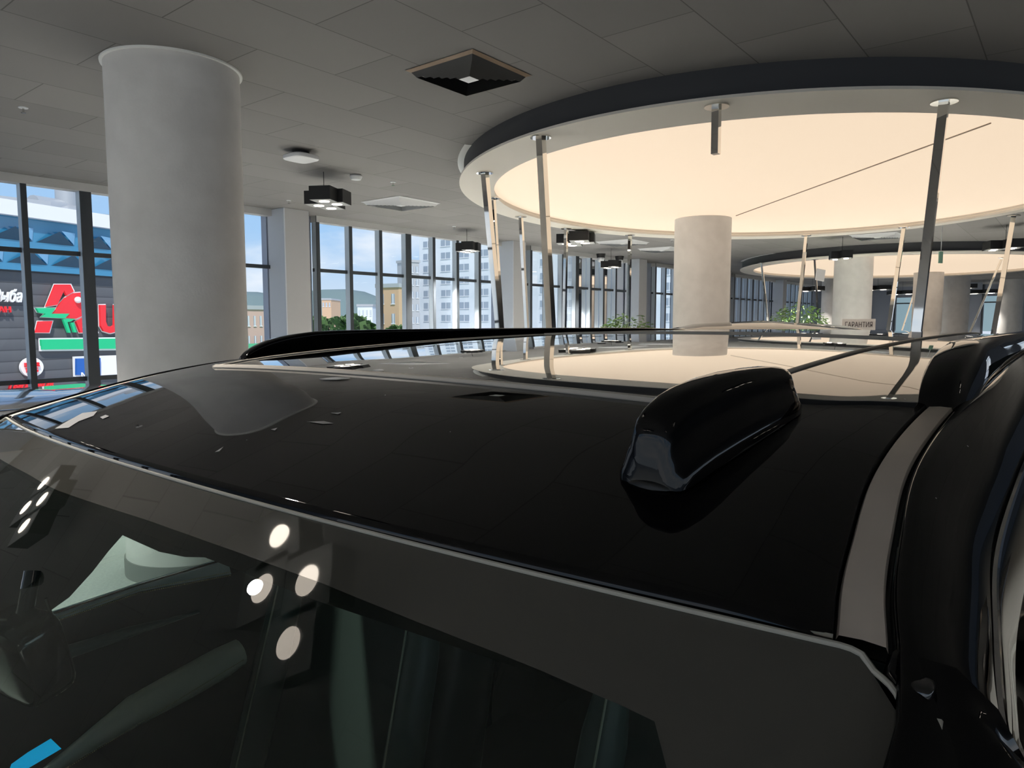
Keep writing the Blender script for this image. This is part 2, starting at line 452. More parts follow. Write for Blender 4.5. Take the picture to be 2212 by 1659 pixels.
rod((2040, 218), (1978, 735), 'tall thick chrome rod on the right, nearest the camera')
rod((2190, 465), (2145, 725), 'leaning rod at the right edge of the picture', .042)
rod((1548, 228), (1546, 333), 'short chrome rod stub hanging from the near rim of the glowing disc', .036, False)
rod((1645, 568), (1660, 703), 'thin rod under the left end of the far glowing disc', .03)
rod((1760, 560), (1768, 703), 'thin rod with a small square plate in front of the far round column', .03)
rod((2165, 556), (2090, 730), 'strongly leaning thin rod under the far glowing disc at the right', .03)
rod((1985, 600), (1945, 725), 'faint thin rod left of the tall thick chrome rod', .03)
# small plate on the rod
pl = atY(1772, 594, 13.8)
m = MB(); m.box((0, 0, 0), (.20, .02, .22)); t_ = thing(m, 'notice_plate', 'sign_white', 'small blank beige plate hanging on a thin rod left of the far column', 'sign', bevel=.003)
t_.location = pl; t_.rotation_euler = (0, radians(8), .3)

# ---------------------------------------------------------------- ceiling fittings
def vent(px, py, label, s=.62, side='diffuser_side'):
    p = atz(px, py, 1.715)
    e = empty('ceiling_vent', p, YAW, label, 'air vent', 'square ceiling air vents')
    h_ = s / 2
    def ring(a, b_, za, zb):
        m = MB(); A = [Vector((x * a, y * a, za)) for x, y in ((-1, -1), (1, -1), (1, 1), (-1, 1))]; Bq = [Vector((x * b_, y * b_, zb)) for x, y in ((-1, -1), (1, -1), (1, 1), (-1, 1))]
        m.loft([A, Bq], cap=False); return m
    m = ring(h_ + .03, h_, -.0, -.012); m.build('frame', side, e)
    m = MB()
    k = h_
    i = 0
    while k > .07:
        A = [Vector((x * k, y * k, -.012 + .000)) for x, y in ((-1, -1), (1, -1), (1, 1), (-1, 1))]
        Bq = [Vector((x * (k - .028), y * (k - .028), -.045)) for x, y in ((-1, -1), (1, -1), (1, 1), (-1, 1))]
        m.loft([A, Bq], cap=False); k -= .04; i += 1
    m.build('louvre', 'diffuser_dark' if side == 'diffuser_side' else 'diffuser_white', e)
    m = MB(); m.box((0, 0, -.002), (s, s, .003)); m.build('backing', 'diffuser_dark', e)
    m = MB(); m.box((0, 0, -.04), (.10, .10, .01)); m.build('centre_plate', 'white_plastic', e)
    return e
vent(1013, 158, 'square dark ceiling air vent with wooden-tinted edge, nearest the camera', .56)
vent(866, 438, 'white square ceiling air vent beside the black spotlight box', .75, 'diffuser_white')
vent(1345, 523, 'flat square ceiling air vent seen below the rim of the near glowing disc', .8, 'diffuser_white')
vent(1430, 538, 'dark ceiling air vent left of the round column under the glowing disc', .8, 'diffuser_white')
vent(1895, 509, 'pale ceiling air vent between the two glowing discs', .8, 'diffuser_white')
def bowl(px, py, r, h, name, label, cat, lens=False, mt='white_plastic', box=False):
    p = atz(px, py, 1.715)
    e = empty(name, p, YAW, label, cat)
    m = MB(); n = 32
    if box: m.blob((0, 0, -h * .7), (r, r, h * .35), p=4, nu=32)
    else: m.loft([[Vector((R_ * cos(2 * pi * j / n), R_ * sin(2 * pi * j / n), z)) for j in range(n)] for R_, z in ((r * .9, 0), (r, -h * .3), (r * .75, -h), (r * .1, -h))])
    m.build('housing', mt, e, smooth=True)
    m = MB(); m.cyl((0, 0, -h * .55), r * .55, h * .5, 24); m.build('mount', 'lamp_black', e, smooth=True)
    return e
bowl(650, 327, .15, .09, 'wireless_access_point', 'white rounded square device on a black mount on the ceiling right of the big column', 'device', box=True)
bowl(769, 379, .075, .05, 'ceiling_speaker', 'small round white ceiling speaker above the black spotlight box', 'speaker')
for i, (px, py, lb) in enumerate([(50, 232, 'tiny ceiling sprinkler at the far left above the shopping centre window'), (849, 393, 'tiny ceiling sprinkler with two bright tabs above the white vent'), (624, 433, 'tiny ceiling sprinkler between the big column and the spotlight box'),
                                  (981, 489, 'tiny ceiling sprinkler near the tip of the glowing disc'), (1452, 518, 'tiny ceiling sprinkler beside the round column top'), (968, 343, 'small sprinkler close to the glowing disc rim')][:5]):
    p = atz(px, py, 1.72); e = empty('sprinkler', p, 0, lb, 'sprinkler', 'small ceiling sprinklers')
    m = MB(); m.cyl((0, 0, -.006), .035, .006, 20); m.build('collar', 'white_plastic', e)
    m = MB(); m.cyl((0, 0, -.04), .008, .035, 10); m.cyl((0, 0, -.044), .018, .004, 14); m.build('head', 'chrome', e)
for i, (px, py, lb) in enumerate([(1298, 550, 'small security camera hanging from the ceiling, left one of the pair by the windows'), (1338, 555, 'small security camera hanging from the ceiling, right one of the pair by the windows')]):
    p = atz(px, py, 1.70); e = empty('security_camera', p, 0, lb, 'camera')
    m = MB(); m.cyl((0, 0, -.08), .10, .10, 20, r2=.12); m.build('mount', 'lamp_black', e, smooth=True)
    m = MB(); m.blob((0, 0, -.12), (.09, .09, .08)); m.build('dome', 'white_plastic', e, smooth=True)

def spot_box(loc, label, yaw=YAW + .5, s=.17, hang=.32, lens='lens', power=1500):
    e = empty('spotlight_box', loc, yaw, label, 'ceiling lamp', 'black four-lamp spotlight boxes')
    cells = [(-.165, -.045), (.02, .085), (-.02, -.085), (.165, .045)]
    m = MB()
    for x, y in cells: m.box((x * s / .17, y * s / .17, 0), (s, s, .15))
    m.build('housing', 'lamp_black', e)
    m = MB()
    for x, y in cells: m.box((x * s / .17, y * s / .17, -.0765), (s * .97, s * .97, .003))
    m.build('face', 'lamp_under', e)
    for x, y in cells:
        m = MB(); m.cyl((x * s / .17, y * s / .17, -.083), s * .23, .004, 24); m.build('lens', lens, e)
    m = MB()
    m.tube([(-.1, 0, .07), (-.1, 0, .07 + hang)], .004, 6)
    m.build('hanger', 'lamp_black', e)
    if power:
        li = bpy.data.lights.new('spot', 'SPOT'); li.energy = power; li.spot_size = radians(110); li.spot_blend = .6; li.shadow_soft_size = .03; li.color = (1, .93, .84)
        lo = bpy.data.objects.new('spot_lamp', li); COL.objects.link(lo); lo.location = Vector(loc) + Matrix.Rotation(yaw, 3, 'Z') @ Vector((.02 * s / .17, .085 * s / .17, -.12))
    return e
def spot_at(px, py, z, label, s=.17, **k):
    p = atz(px, py, z); return spot_box(p, label, s=s, hang=1.72 - z - .07, **k)
spot_at(708, 428, 1.44, 'black four-lamp spotlight box hanging by the windows right of the big column', .25)
spot_at(1011, 534, 1.40, 'black spotlight box hanging in front of the white apartment block', .22)
spot_at(1244, 516, 1.40, 'black spotlight box behind the leaning rods under the rim of the near disc', .32)
spot_at(1320, 571, 1.36, 'small distant black spotlight box below the two security cameras', .24)
spot_at(2166, 529, 1.38, 'black spotlight box at the right edge between the glowing discs', .24)
spot_at(2074, 619, 1.30, 'distant spotlight box in front of the bluish round column', .42, power=300)
spot_at(1894, 622, 1.28, 'distant black spotlight box right of the far beige column', .42, power=300)
spot_at(1948, 632, 1.28, 'distant black spotlight box in front of the grey-blue wall', .50, power=300)
spot_at(1753, 624, 1.25, 'distant spotlight box above the second potted tree', .42, power=300)
spot_at(2122, 630, 1.25, 'distant spotlight box right of the bluish column', .50, power=300)
spot_at(2190, 648, 1.25, 'farthest spotlight box at the right edge', .50, power=300)
spot_at(1816, 551, 1.36, 'white lit lamp cluster hanging in front of the far column top', .2, lens='lens')
for x, y, pw, lb in ((-1.62, 1.36, 320, 'black spotlight box overhead, mirrored in the middle of the windscreen'), (-4.25, 3.52, 500, 'black spotlight box overhead, mirrored in the left corner of the windscreen'),
                     (2.6, -1.6, 800, 'added black spotlight box, out of view behind the camera on the right'), (-1.2, -3.4, 300, 'added black spotlight box, out of view behind the camera on the left'), (5.5, 2.0, 450, 'added black spotlight box, out of view overhead on the right'), (-5.5, -1.5, 1200, 'added black spotlight box, out of view overhead on the left')):  # last four boxes are added out of view to light the car
    spot_box(Vector((x, y, H + 1.46)), lb, yaw=YAW + .55, s=.25, hang=.19, power=pw)
# exit sign
p = atY(2032, 556, 12.5); e = empty('exit_sign', p, .3, 'small green hanging exit sign below the near glowing disc at the right', 'sign')
m = MB(); m.box((0, 0, 0), (.08, .02, .2)); m.build('panel', 'exit_green', e)
m = MB(); m.tube([(0, 0, .1), (0, 0, CH - p.z)], .006, 6); m.build('hanger', 'white_plastic', e)

# ---------------------------------------------------------------- potted trees
def tree(loc, h, spread, label, seed, n=900):
    rnd = random.Random(seed)
    e = empty('potted_tree', loc, 0, label, 'plant', 'potted green trees')
    m = MB(); m.cyl((0, 0, 0), .2, .42, 24, r2=.26); m.build('pot', 'pot', e, smooth=True)
    m = MB()
    m.tube([(0, 0, .38), (.02, .01, h * .6), (0, 0, h * .8)], [.03, .024, .016], 8)
    for k in range(10):
        a = rnd.uniform(0, 2 * pi); z = rnd.uniform(.5, .75) * h
        m.tube([(0, 0, z), (cos(a) * spread * .5, sin(a) * spread * .5, z + .12), (cos(a) * spread * .85, sin(a) * spread * .85, z + .12)], [.012, .008, .004], 6)
    m.build('trunk', 'bark', e, smooth=True)
    m = MB()
    for k in range(n):
        a = rnd.uniform(0, 2 * pi); rr = sqrt(rnd.random()) * spread; zz = h - (rr / spread) ** 2 * h * .16 - rnd.random() * h * .22 + rnd.uniform(-.03, .03)
        c = Vector((rr * cos(a), rr * sin(a), zz)); d = Vector((cos(a) + rnd.uniform(-.8, .8), sin(a) + rnd.uniform(-.8, .8), rnd.uniform(-.7, .3))).normalized()
        s_ = d.cross(Vector((rnd.random(), rnd.random(), 1))).normalized(); l = rnd.uniform(.06, .11)
        m.add([c, c + d * l * .5 + s_ * l * .2, c + d * l, c + d * l * .5 - s_ * l * .2], [(0, 1, 2, 3)])
    m.build('foliage', 'leaf', e)
pt = atz(1356, 690, 0.0001) if False else Vector(((1356 - CX) / FP * 11.4, 11.4, 0))
tree(pt, H + .15, .46, 'green leafy potted tree behind the car roof left of the round column', 3)
tree(Vector(((1722 - CX) / FP * 15.5, 15.5, 0)), H + .42, .58, 'taller green potted tree between the two round columns', 5)
# guarantee sign
p = atY(1854, 711, 11.5); e = empty('lettered_sign', (p.x, p.y, 0), -.1, 'white board with dark capital letters in front of the far column', 'sign')
sw, sh = .52, .33
m = MB(); m.box((0, 0, p.z), (sw, .02, sh)); m.build('board', 'sign_white', e, bevel=.003)
m = MB(); m.cyl((0, 0, 0), .18, .02, 32); m.tube([(0, .02, .01), (0, .02, p.z)], .015, 8); m.build('stand', 'chrome', e)
t_ = text_obj('lettering', 'ГАРАНТИЯ', .1, (0, 0, 0), (1, 0, 0), (0, 0, 1), 'sign_ink', None, .002, width=.42, height=.085)
t_.parent = e; t_.location = (0, -.014, p.z + .075)

# ================================================================== BLACK CAR
UX, UY = .639, .769
K0 = Vector((UX * 1.5 - UY * .67, UY * 1.5 + UX * .67, 0))
car = empty('car', K0, atan2(UY, UX), 'glossy black car with roof rails and glass roof filling the foreground', 'car')
def C(u, v, z): return Vector((u - 1.5, v - .67, H + z))
def hit(x, y, fn):                     # (u,v,z) where the sight line meets surface z=fn(u,v)
    k, r = ray(x, y); Y = .12
    while Y < 8:
        u = (UX * k + UY) * Y; v = (UX - UY * k) * Y
        if r * Y <= fn(u, v): return u, v, r * Y
        Y += .0005
    return None
def lerp(tb, x):
    if x <= tb[0][0]: return tb[0][1]
    for a, b_ in zip(tb, tb[1:]):
        if x <= b_[0]:
            t = (x - a[0]) / (b_[0] - a[0]); return a[1] + t * (b_[1] - a[1])
    return tb[-1][1]
def smooth_tb(tb):                     # resample through a Catmull-Rom curve
    out = []
    for i in range(len(tb) - 1):
        p0 = tb[max(i - 1, 0)]; p1 = tb[i]; p2 = tb[i + 1]; p3 = tb[min(i + 2, len(tb) - 1)]
        for k in range(12):
            t = k / 12; x = p1[0] + t * (p2[0] - p1[0])
            m1 = (p2[1] - p0[1]) / (p2[0] - p0[0]); m2 = (p3[1] - p1[1]) / (p3[0] - p1[0]); d = p2[0] - p1[0]
            h1 = 2 * t ** 3 - 3 * t * t + 1; h2 = t ** 3 - 2 * t * t + t; h3 = -2 * t ** 3 + 3 * t * t; h4 = t ** 3 - t * t
            out.append((x, h1 * p1[1] + h2 * d * m1 + h3 * p2[1] + h4 * d * m2))
    out.append(tb[-1]); return out
ZE = smooth_tb([(.26, -.166), (.30, -.149), (.335, -.1365), (.371, -.1255), (.412, -.1145), (.485, -.0965), (.564, -.0815), (.67, -.0685), (.87, -.056), (1.1, -.047), (1.48, -.040), (2.0, -.037), (2.4, -.041), (2.9, -.058)])
HW = smooth_tb([(.30, .588), (.335, .582), (.371, .574), (.412, .568), (.485, .559), (.564, .556), (.67, .556), (1.0, .556), (1.5, .552), (2.2, .54), (2.9, .50)])
SW = smooth_tb([(.30, .025), (.335, .0235), (.40, .0215), (.455, .0215), (.524, .0205), (.60, .0205), (.70, .020), (2.9, .02)])
zE = lambda u: lerp(ZE, u); hw = lambda u: lerp(HW, u)
ULIST = [.335, .345, .36, .38, .40, .43, .46, .50, .54, .575, .62, .67, .72, .78, .85, .95, 1.05, 1.2, 1.35, 1.5, 1.7, 1.9, 2.1, 2.3, 2.5, 2.7, 2.9]
UEND = 2.9
def UF(q): return .281 + .054 * abs(q) ** 2.2      # header line, q=-1..1 across
def roof_pt(uE, q, dz=0):
    """point of the roof skin: uE = edge station, q = -1 (near) .. 1 (far)"""
    f = max(0, 1 - (uE - .335) / .7) ** 1.6
    u = uE - (.335 - UF(q)) * f
    crown = .016 * (1 - abs(q) ** 2.3) * min(1, .55 + (uE - .335) * 2.5)
    edge = -.004 * max(0, (abs(q) - .90) / .10) ** 2
    return C(u, .67 + q * hw(uE), zE(uE) + crown + edge + dz)
QL = [-1, -.985, -.97, -.95, -.92, -.88, -.83, -.76, -.68, -.6, -.5, -.4, -.3, -.2, -.1, 0, .1, .2, .3, .4, .5, .6, .68, .76, .83, .88, .92, .95, .97, .985, 1]
PU0, PQ = .575, .745
import bisect
def in_pano(u, q): return u >= PU0 and abs(q) < PQ
# roof skin : rows; the glass sits flush in it
def fine(L, n):
    out = []
    for a, b_ in zip(L, L[1:]):
        for k in range(n): out.append(a + (b_ - a) * k / n)
    return out + [L[-1]]
US = sorted(set(fine(ULIST, 3) + [PU0, PU0 + .006, 1.42, 1.44, 2.5, PU0 - .006]))
QS = sorted(set(fine(QL, 2) + [-PQ, PQ, -PQ + .006, PQ - .006]))
def pano_front(q): return PU0 + .022 * (q + .65)
def roof_grid(keep, dz=0, us=US, qs=QS):
    m = MB(); idx = {}
    def vid(i, j):
        if (i, j) not in idx:
            idx[(i, j)] = len(m.v); m.v.append(roof_pt(us[i], qs[j], dz))
        return idx[(i, j)]
    for i in range(len(us) - 1):
        for j in range(len(qs) - 1):
            if keep((us[i] + us[i + 1]) / 2, (qs[j] + qs[j + 1]) / 2):
                m.f.append((vid(i, j), vid(i + 1, j), vid(i + 1, j + 1), vid(i, j + 1))); m.m.append(0)
    return m
roof_skin = roof_grid(lambda u, q: not (in_pano(u, q) and u < 2.5)).build('roof_skin', 'black_paint', car, smooth=True)
full = roof_grid(lambda u, q: True)
from mathutils.bvhtree import BVHTree
roof_bvh = BVHTree.FromPolygons([tuple(p) for p in full.v], full.f)
MI = Matrix.Rotation(-atan2(UY, UX), 3, 'Z')
def roof_hit(x, y, up=.0006):              # point of the roof skin seen at that spot, in car coordinates
    k, r = ray(x, y); o = MI @ (Vector((0, 0, H)) - K0); d = (MI @ Vector((k, 1, r))).normalized()
    h_ = roof_bvh.ray_cast(o, d)
    return h_[0] + Vector((0, 0, up))
for P in ([(118, 927), (140, 914), (160, 903), (178, 893), (210, 889), (202, 899), (170, 911), (148, 925)], [(216, 902), (228, 897), (236, 900), (222, 906)], [(662, 912), (700, 911), (722, 916), (698, 917)],
          [(688, 803), (704, 797), (724, 797), (708, 805)], [(730, 786), (770, 779), (786, 780), (776, 787)], [(714, 893), (738, 892), (730, 896)], [(585, 929), (600, 925), (594, 931)], [(464, 978), (483, 966), (474, 976)]):
    m = MB(); q_ = [roof_hit(*p) for p in P]; m.add(q_, [tuple(range(len(q_)))]); m.build('film_scrap', 'scrap', car)
roof_grid(lambda u, q: PU0 + .006 <= u <= 1.42 and abs(q) < PQ - .006, dz=.0008).build('glass_roof', 'pano_glass', car, smooth=True)
roof_grid(lambda u, q: 1.44 <= u <= 2.5 and abs(q) < PQ - .006, dz=.0005).build('glass_roof', 'pano_glass', car, smooth=True)
roof_grid(lambda u, q: PU0 - .02 <= u <= 2.52 and abs(q) < PQ + .01, dz=-.006).build('roof_opening', 'rubber', car, smooth=True)
# bright edge mouldings of the glass roof
def roof_path(u0, q0, u1, q1, n=40, dz=0):
    return [roof_pt(u0 + (u1 - u0) * i / n, q0 + (q1 - q0) * i / n, dz) for i in range(n + 1)]
mat('pano_edge', (.62, .57, .50), rough=.4)
m = MB(); m.tube(roof_path(PU0, -PQ + .02, PU0, PQ - .02, dz=.0005), .0045, 8); m.build('glass_edge_moulding', 'pano_edge', car, smooth=True)
for sg in (-1, 1):
    m = MB(); m.tube(roof_path(PU0, PQ * sg, 2.5, PQ * sg, dz=.0005), .0028, 8); m.build('glass_edge_moulding', 'pano_edge', car, smooth=True)
m = MB(); m.tube(roof_path(1.43, -PQ, 1.43, PQ, dz=.001), .0035, 8); m.build('glass_edge_moulding', 'pano_edge', car, smooth=True)
for sg in (-1, 1):
    s_ = lambda u, o: C(u, .67 + sg * (hw(u) + o), 0)
    sw = lambda u: lerp(SW, u)
    def edge(us, offs):                  # offs: list of fn(u)->(lateral beyond hw, dz)
        return [[C(u, .67 + sg * (hw(u) + f(u)[0]), zE(u) + f(u)[1]) for f in offs] for u in us]
    # ditch groove walls + strip
    us = fine(ULIST, 3)
    m = MB(); m.grid(edge(us, [lambda u: (0, -.004), lambda u: (.001, -.012), lambda u: (sw(u) + .002, -.012), lambda u: (sw(u) + .003, -.006)])); m.build('ditch_channel', 'rubber', car, smooth=30)
    m = MB(); m.grid(edge([u for u in us if u < .72], [lambda u: (.0018, -.008), lambda u: (.003, -.0055), lambda u: (sw(u) * .55, -.0048), lambda u: (sw(u) - .001, -.0055), lambda u: (sw(u), -.008)])); m.build('ditch_strip', 'ditch_strip', car, smooth=50)
    m = MB(); m.grid(edge([u for u in us if u >= .70], [lambda u: (.0018, -.008), lambda u: (.003, -.0055), lambda u: (sw(u) * .55, -.0048), lambda u: (sw(u) - .001, -.0055), lambda u: (sw(u), -.008)])); m.build('ditch_cover', 'gloss_trim', car, smooth=50)
    # cant rail (body side above the doors)
    us2 = [.24, .27, .30] + us
    m = MB(); m.grid(edge(us2, [lambda u: (sw(u) + .003, -.010), lambda u: (sw(u) + .0035, -.005), lambda u: (sw(u) + .006, -.0035), lambda u: (sw(u) + .012, -.006), lambda u: (sw(u) + .022, -.012), lambda u: (sw(u) + .033, -.0215),
                                   lambda u: (sw(u) + .042, -.034), lambda u: (sw(u) + .047, -.046)])); m.build('cant_rail', 'black_paint', car, smooth=60)
    m = MB(); m.grid(edge(us2, [lambda u: (sw(u) + .047, -.046), lambda u: (sw(u) + .045, -.052), lambda u: (sw(u) + .047, -.056)])); m.build('door_gap', 'rubber', car)
    m = MB(); m.grid(edge(us2, [lambda u: (sw(u) + .047, -.056), lambda u: (sw(u) + .050, -.0585), lambda u: (sw(u) + .055, -.072), lambda u: (sw(u) + .060, -.09), lambda u: (sw(u) + .062, -.105)])); m.build('door_frame', 'black_paint_plain', car, smooth=60)
    m = MB(); m.tube([C(u, .67 + sg * (hw(u) + sw(u) + .0495), zE(u) - .055) for u in us2], .0022, 6); m.build('door_frame_moulding', 'chrome', car, smooth=True)
    # side glass and door body
    m = MB(); m.grid(edge([u for u in us2 if u <= 2.6], [lambda u: (sw(u) + .060, -.105), lambda u: (sw(u) + .13, -.28), lambda u: (sw(u) + .20, -.47 + (-.137 - zE(u)) * 1.0)]))
    m.build('side_window', 'side_glass', car, smooth=True)
    m = MB()
    m.grid([[C(u, .67 + sg * w_, z) for w_, z in ((.775 - .02 * max(0, u - 2.4), -.60), (.83, -.62), (.90, -.75), (.93, -.95), (.92, -1.2), (.90, -1.42), (.80, -1.45))] for u in (-1.0, -.9, -.5, 0, .5, 1, 1.5, 2, 2.5, 2.9, 3.1)])
    m.build('body_side', 'black_paint_plain', car, smooth=60)
    # roof rail: raised bar with a broad front foot
    RT = smooth_tb([(.688, -.086), (.694, -.068), (.705, -.055), (.73, -.042), (.765, -.031), (.81, -.0235), (.87, -.0185), (1.1, -.0165), (1.5, -.0165), (2.0, -.0190), (2.37, -.025), (2.50, -.033), (2.58, -.052)])
    RB = smooth_tb([(.688, -.094), (.72, -.082), (.76, -.074), (.80, -.066), (.86, -.060), (.93, -.056), (1.05, -.050), (1.5, -.041), (2.0, -.038), (2.25, -.041), (2.45, -.048), (2.58, -.056)])
    RW = smooth_tb([(.688, .012), (.72, .015), (.80, .0165), (.95, .0145), (1.2, .012), (2.3, .012), (2.58, .008)])
    rings = []
    for i in range(101):
        t = i / 100; u = .688 + 1.89 * (t ** 1.7)
        a = lerp(RT, u); b_ = min(lerp(RB, u), a - .006); w = lerp(RW, u); cv = hw(u) + .010 * sg * sg
        mid = (a + b_) / 2; hh = (a - b_) / 2; ring_ = []
        for j in range(16):
            an = 2 * pi * j / 16; cx, sy = cos(an), sin(an)
            g = lambda q, e=.45: (1 if q >= 0 else -1) * abs(q) ** e
            lean = -.006 * g(sy)
            ring_.append(C(u, .67 + sg * (cv + w * g(cx) + lean), mid + hh * g(sy)))
        rings.append(ring_)
    m = MB(); m.loft(rings); m.build('roof_rail', 'black_paint_plain', car, smooth=50)
    m = MB(); m.blob(C(2.5, .67 + sg * (hw(2.5) + .01), -.05), (.1, .012, .014)); m.build('rail_foot', 'black_paint_plain', car, smooth=True)
# roof leading edge rolled down to the seal
m = MB(); rows = []
for q in QS:
    a = roof_pt(.335, q)
    rows.append([a, a + Vector((-.002, 0, -.0015)), a + Vector((-.0035, 0, -.004)), a + Vector((-.0035, 0, -.010))])
m.grid(rows); m.build('roof_front_lip', 'black_paint', car, smooth=60)
# ---- windscreen
RK = radians(31); CR, SR = cos(RK), sin(RK)
def head(q):                               # q may exceed 1 a little ; glass half width .602 at header
    a = abs(q)
    u = UF(a) - .004; z = zE(.335) + .016 * .55 * (1 - a ** 2.3) - .0085
    return u, z
GWT = smooth_tb([(0, .601), (.006, .608), (.014, .613), (.03, .616), (.06, .620), (.12, .630), (.3, .66), (1.0, .74)])
def screen_pt(q, w, dz=0):
    hwid = lerp(GWT, w)
    hu, hz = head(q)
    # rounded corner
    d = max(0, (abs(q) * hwid - (hwid - .014)) / .014); drop = .008 * (1 - sqrt(max(0, 1 - min(1, d) ** 2))) if w < .03 else 0
    return C(hu - (w + drop * (1 - w / .03 if w < .03 else 0)) * CR, .67 + q * hwid, hz - (w + drop * (1 - w / .03 if w < .03 else 0)) * SR - .0 + dz)
def screen_hit(x, y):
    k, r = ray(x, y); Y = .12; best = None
    while Y < 3:
        u = (UX * k + UY) * Y; v = (UX - UY * k) * Y; z = r * Y
        qa = (v - .67) / .63; hu, hz = head(max(-1, min(1, qa)))
        w = (hu - u) / CR
        if z <= hz - w * SR: return v, w
        Y += .0005
FL = [(0, 992), (59, 1023), (113, 1055), (190, 1082), (316, 1123), (407, 1155), (520, 1195), (700, 1262), (940, 1360), (1150, 1440), (1350, 1530), (1560, 1610), (1640, 1635)]
FT = sorted([screen_hit(*p) for p in FL])
print('FRIT', [(round(a, 3), round(b_, 3)) for a, b_ in FT])
FT = [(a, b_) for a, b_ in FT]
def frit_w(v):                             # frit depth below the header, measured then mirrored beyond the middle
    w = lerp(FT, v)
    d = min(v - (.67 - .62), (.67 + .62) - v)
    if d < .10: w = max(w, .055 + ((.10 - max(d, .0)) / .10) ** 3 * .9 * 1.2)
    return w
vq = sorted(set(fine(QL, 2)))
rows = []; rowg = []
for q in vq:
    v = .67 + q * .625; fw = frit_w(v)
    fwn = [fw * t for t in (0, .02, .05, .1, .15, .2, .3, .4, .6, .8, 1)]
    rows.append([screen_pt(q, w) for w in fwn])
    rowg.append([screen_pt(q, fw + (max(1.0, fw + .01) - fw) * t) for t in (0, .05, .1, .2, .3, .45, .6, .8, 1)])
m = MB(); m.grid(rows); m.build('windscreen_dark_band', 'frit', car, smooth=60)
m = MB(); m.grid(rowg); wsc = m.build('windscreen', 'screen_glass', car, smooth=60)
# seals along the header and down the A-pillars
hp = [screen_pt(q, 0, .001) for q in QS]
side_ws = [0, .003, .006, .01, .015, .02, .03, .045, .06, .08, .1, .14, .2, .3, .5, .8]
path = [screen_pt(-1, w, .0) + Vector((0, -.0015, 0)) for w in side_ws[::-1]] + hp[1:-1] + [screen_pt(1, w, 0) + Vector((0, .0015, 0)) for w in side_ws]
m = MB(); m.tube(path, .0015, 8); m.build('windscreen_seal', 'seal_light', car, smooth=True)
m = MB(); m.tube([p + Vector((.0035, 0, -.0015)) for p in hp[4:-4]], .002, 6); m.build('header_gasket', 'rubber', car, smooth=True)
m = MB(); m.tube([p + Vector((.006, 0, .0005)) for p in hp[4:-4]], .0014, 8); m.build('header_seal', 'seal_light', car, smooth=True)
for sg in (-1, 1):                         # A-pillars
    rows = []
    for w in [-.012, 0, .01, .02, .035, .06, .1, .2, .35, .55, .8, 1.0]:
        b0 = screen_pt(sg, max(w, 0)); b0 = b0 + Vector((-min(w, 0) * CR, 0, -min(w, 0) * SR))
        f = min(1, max(0, w) / .1)
        offs = [(.003, -.012), (.0045, -.002), (.008, .002), (.010, .0015), (.013, -.004), (.016, .001), (.03, .0005), (.045, -.012), (.055, -.03), (.058, -.055), (.058, -.09)]
        rows.append([b0 + Vector((0, sg * a, z)) for a, z in offs])
    m = MB(); m.grid(rows); m.build('front_pillar', 'black_paint_plain', car, smooth=60)
    m = MB(); m.tube([screen_pt(sg, w) + Vector((0, sg * .014, .0005)) for w in (.02, .03, .05, .1, .2, .4, .8)], .0022, 6); m.build('pillar_seal', 'seal_light', car, smooth=True)
    m = MB(); m.blob(screen_pt(sg, .004) + Vector((.004, sg * .014, .000)), (.010, .006, .004), p=4); m.build('pillar_corner_cap', 'gloss_trim', car, smooth=True)
# ---- roof antenna / camera pod
def antenna():
    rings = []; n = 28
    # stations: s (0 near/front .. 1 rear), half width, height
    st = [(0, .012, .014), (.003, .019, .029), (.01, .0222, .0385), (.03, .0240, .0450), (.06, .0247, .0480), (.12, .0252, .0510), (.20, .0252, .0520), (.35, .0250, .0505), (.5, .0245, .0475), (.65, .0235, .0435), (.78, .022, .040), (.87, .0205, .0365), (.92, .019, .0335), (.955, .0165, .026), (.98, .013, .015), (1.0, .006, .003)]
    U0, U1 = .405, .598; V0, V1 = .222, .200
    for s, w, h in st:
        u = U0 + (U1 - U0) * s; v = V0 + (V1 - V0) * s
        base = zE(u + .03) + .016 * .35 - .004
        r_ = []
        for j in range(n):
            an = pi * j / (n - 1) ; cx, sy = cos(an), sin(an)
            # wide foot, narrow waist, rounded head
            prof = w * (1.0 if sy < .12 else (1 - .30 * min(1, sy / .55) + .05 * sy))
            x = (1 if cx >= 0 else -1) * (abs(cx) ** .55) * prof
            r_.append(C(u + .0 , v + x, base + (h + .002) * (sy ** .8)))
        rings.append(r_)
    m = MB(); m.loft(rings); pod = m.build('roof_antenna', 'black_paint_plain', car, smooth=70)
    rings = []
    for s, w in ((-.015, .004), (-.005, .014), (.02, .0215), (.1, .0245), (.4, .0255), (.7, .0235), (.92, .0185), (.99, .012), (1.015, .004)):
        u = U0 + (U1 - U0) * s; v = V0 + (V1 - V0) * s; base = zE(u + .03) + .016 * .35 - .004
        rings.append([C(u, v + w * cos(pi * j / 12), base + .0045 * sin(pi * j / 12)) for j in range(13)])
    m = MB(); m.loft(rings); m.build('antenna_gasket', 'rubber', pod, smooth=60)
antenna()
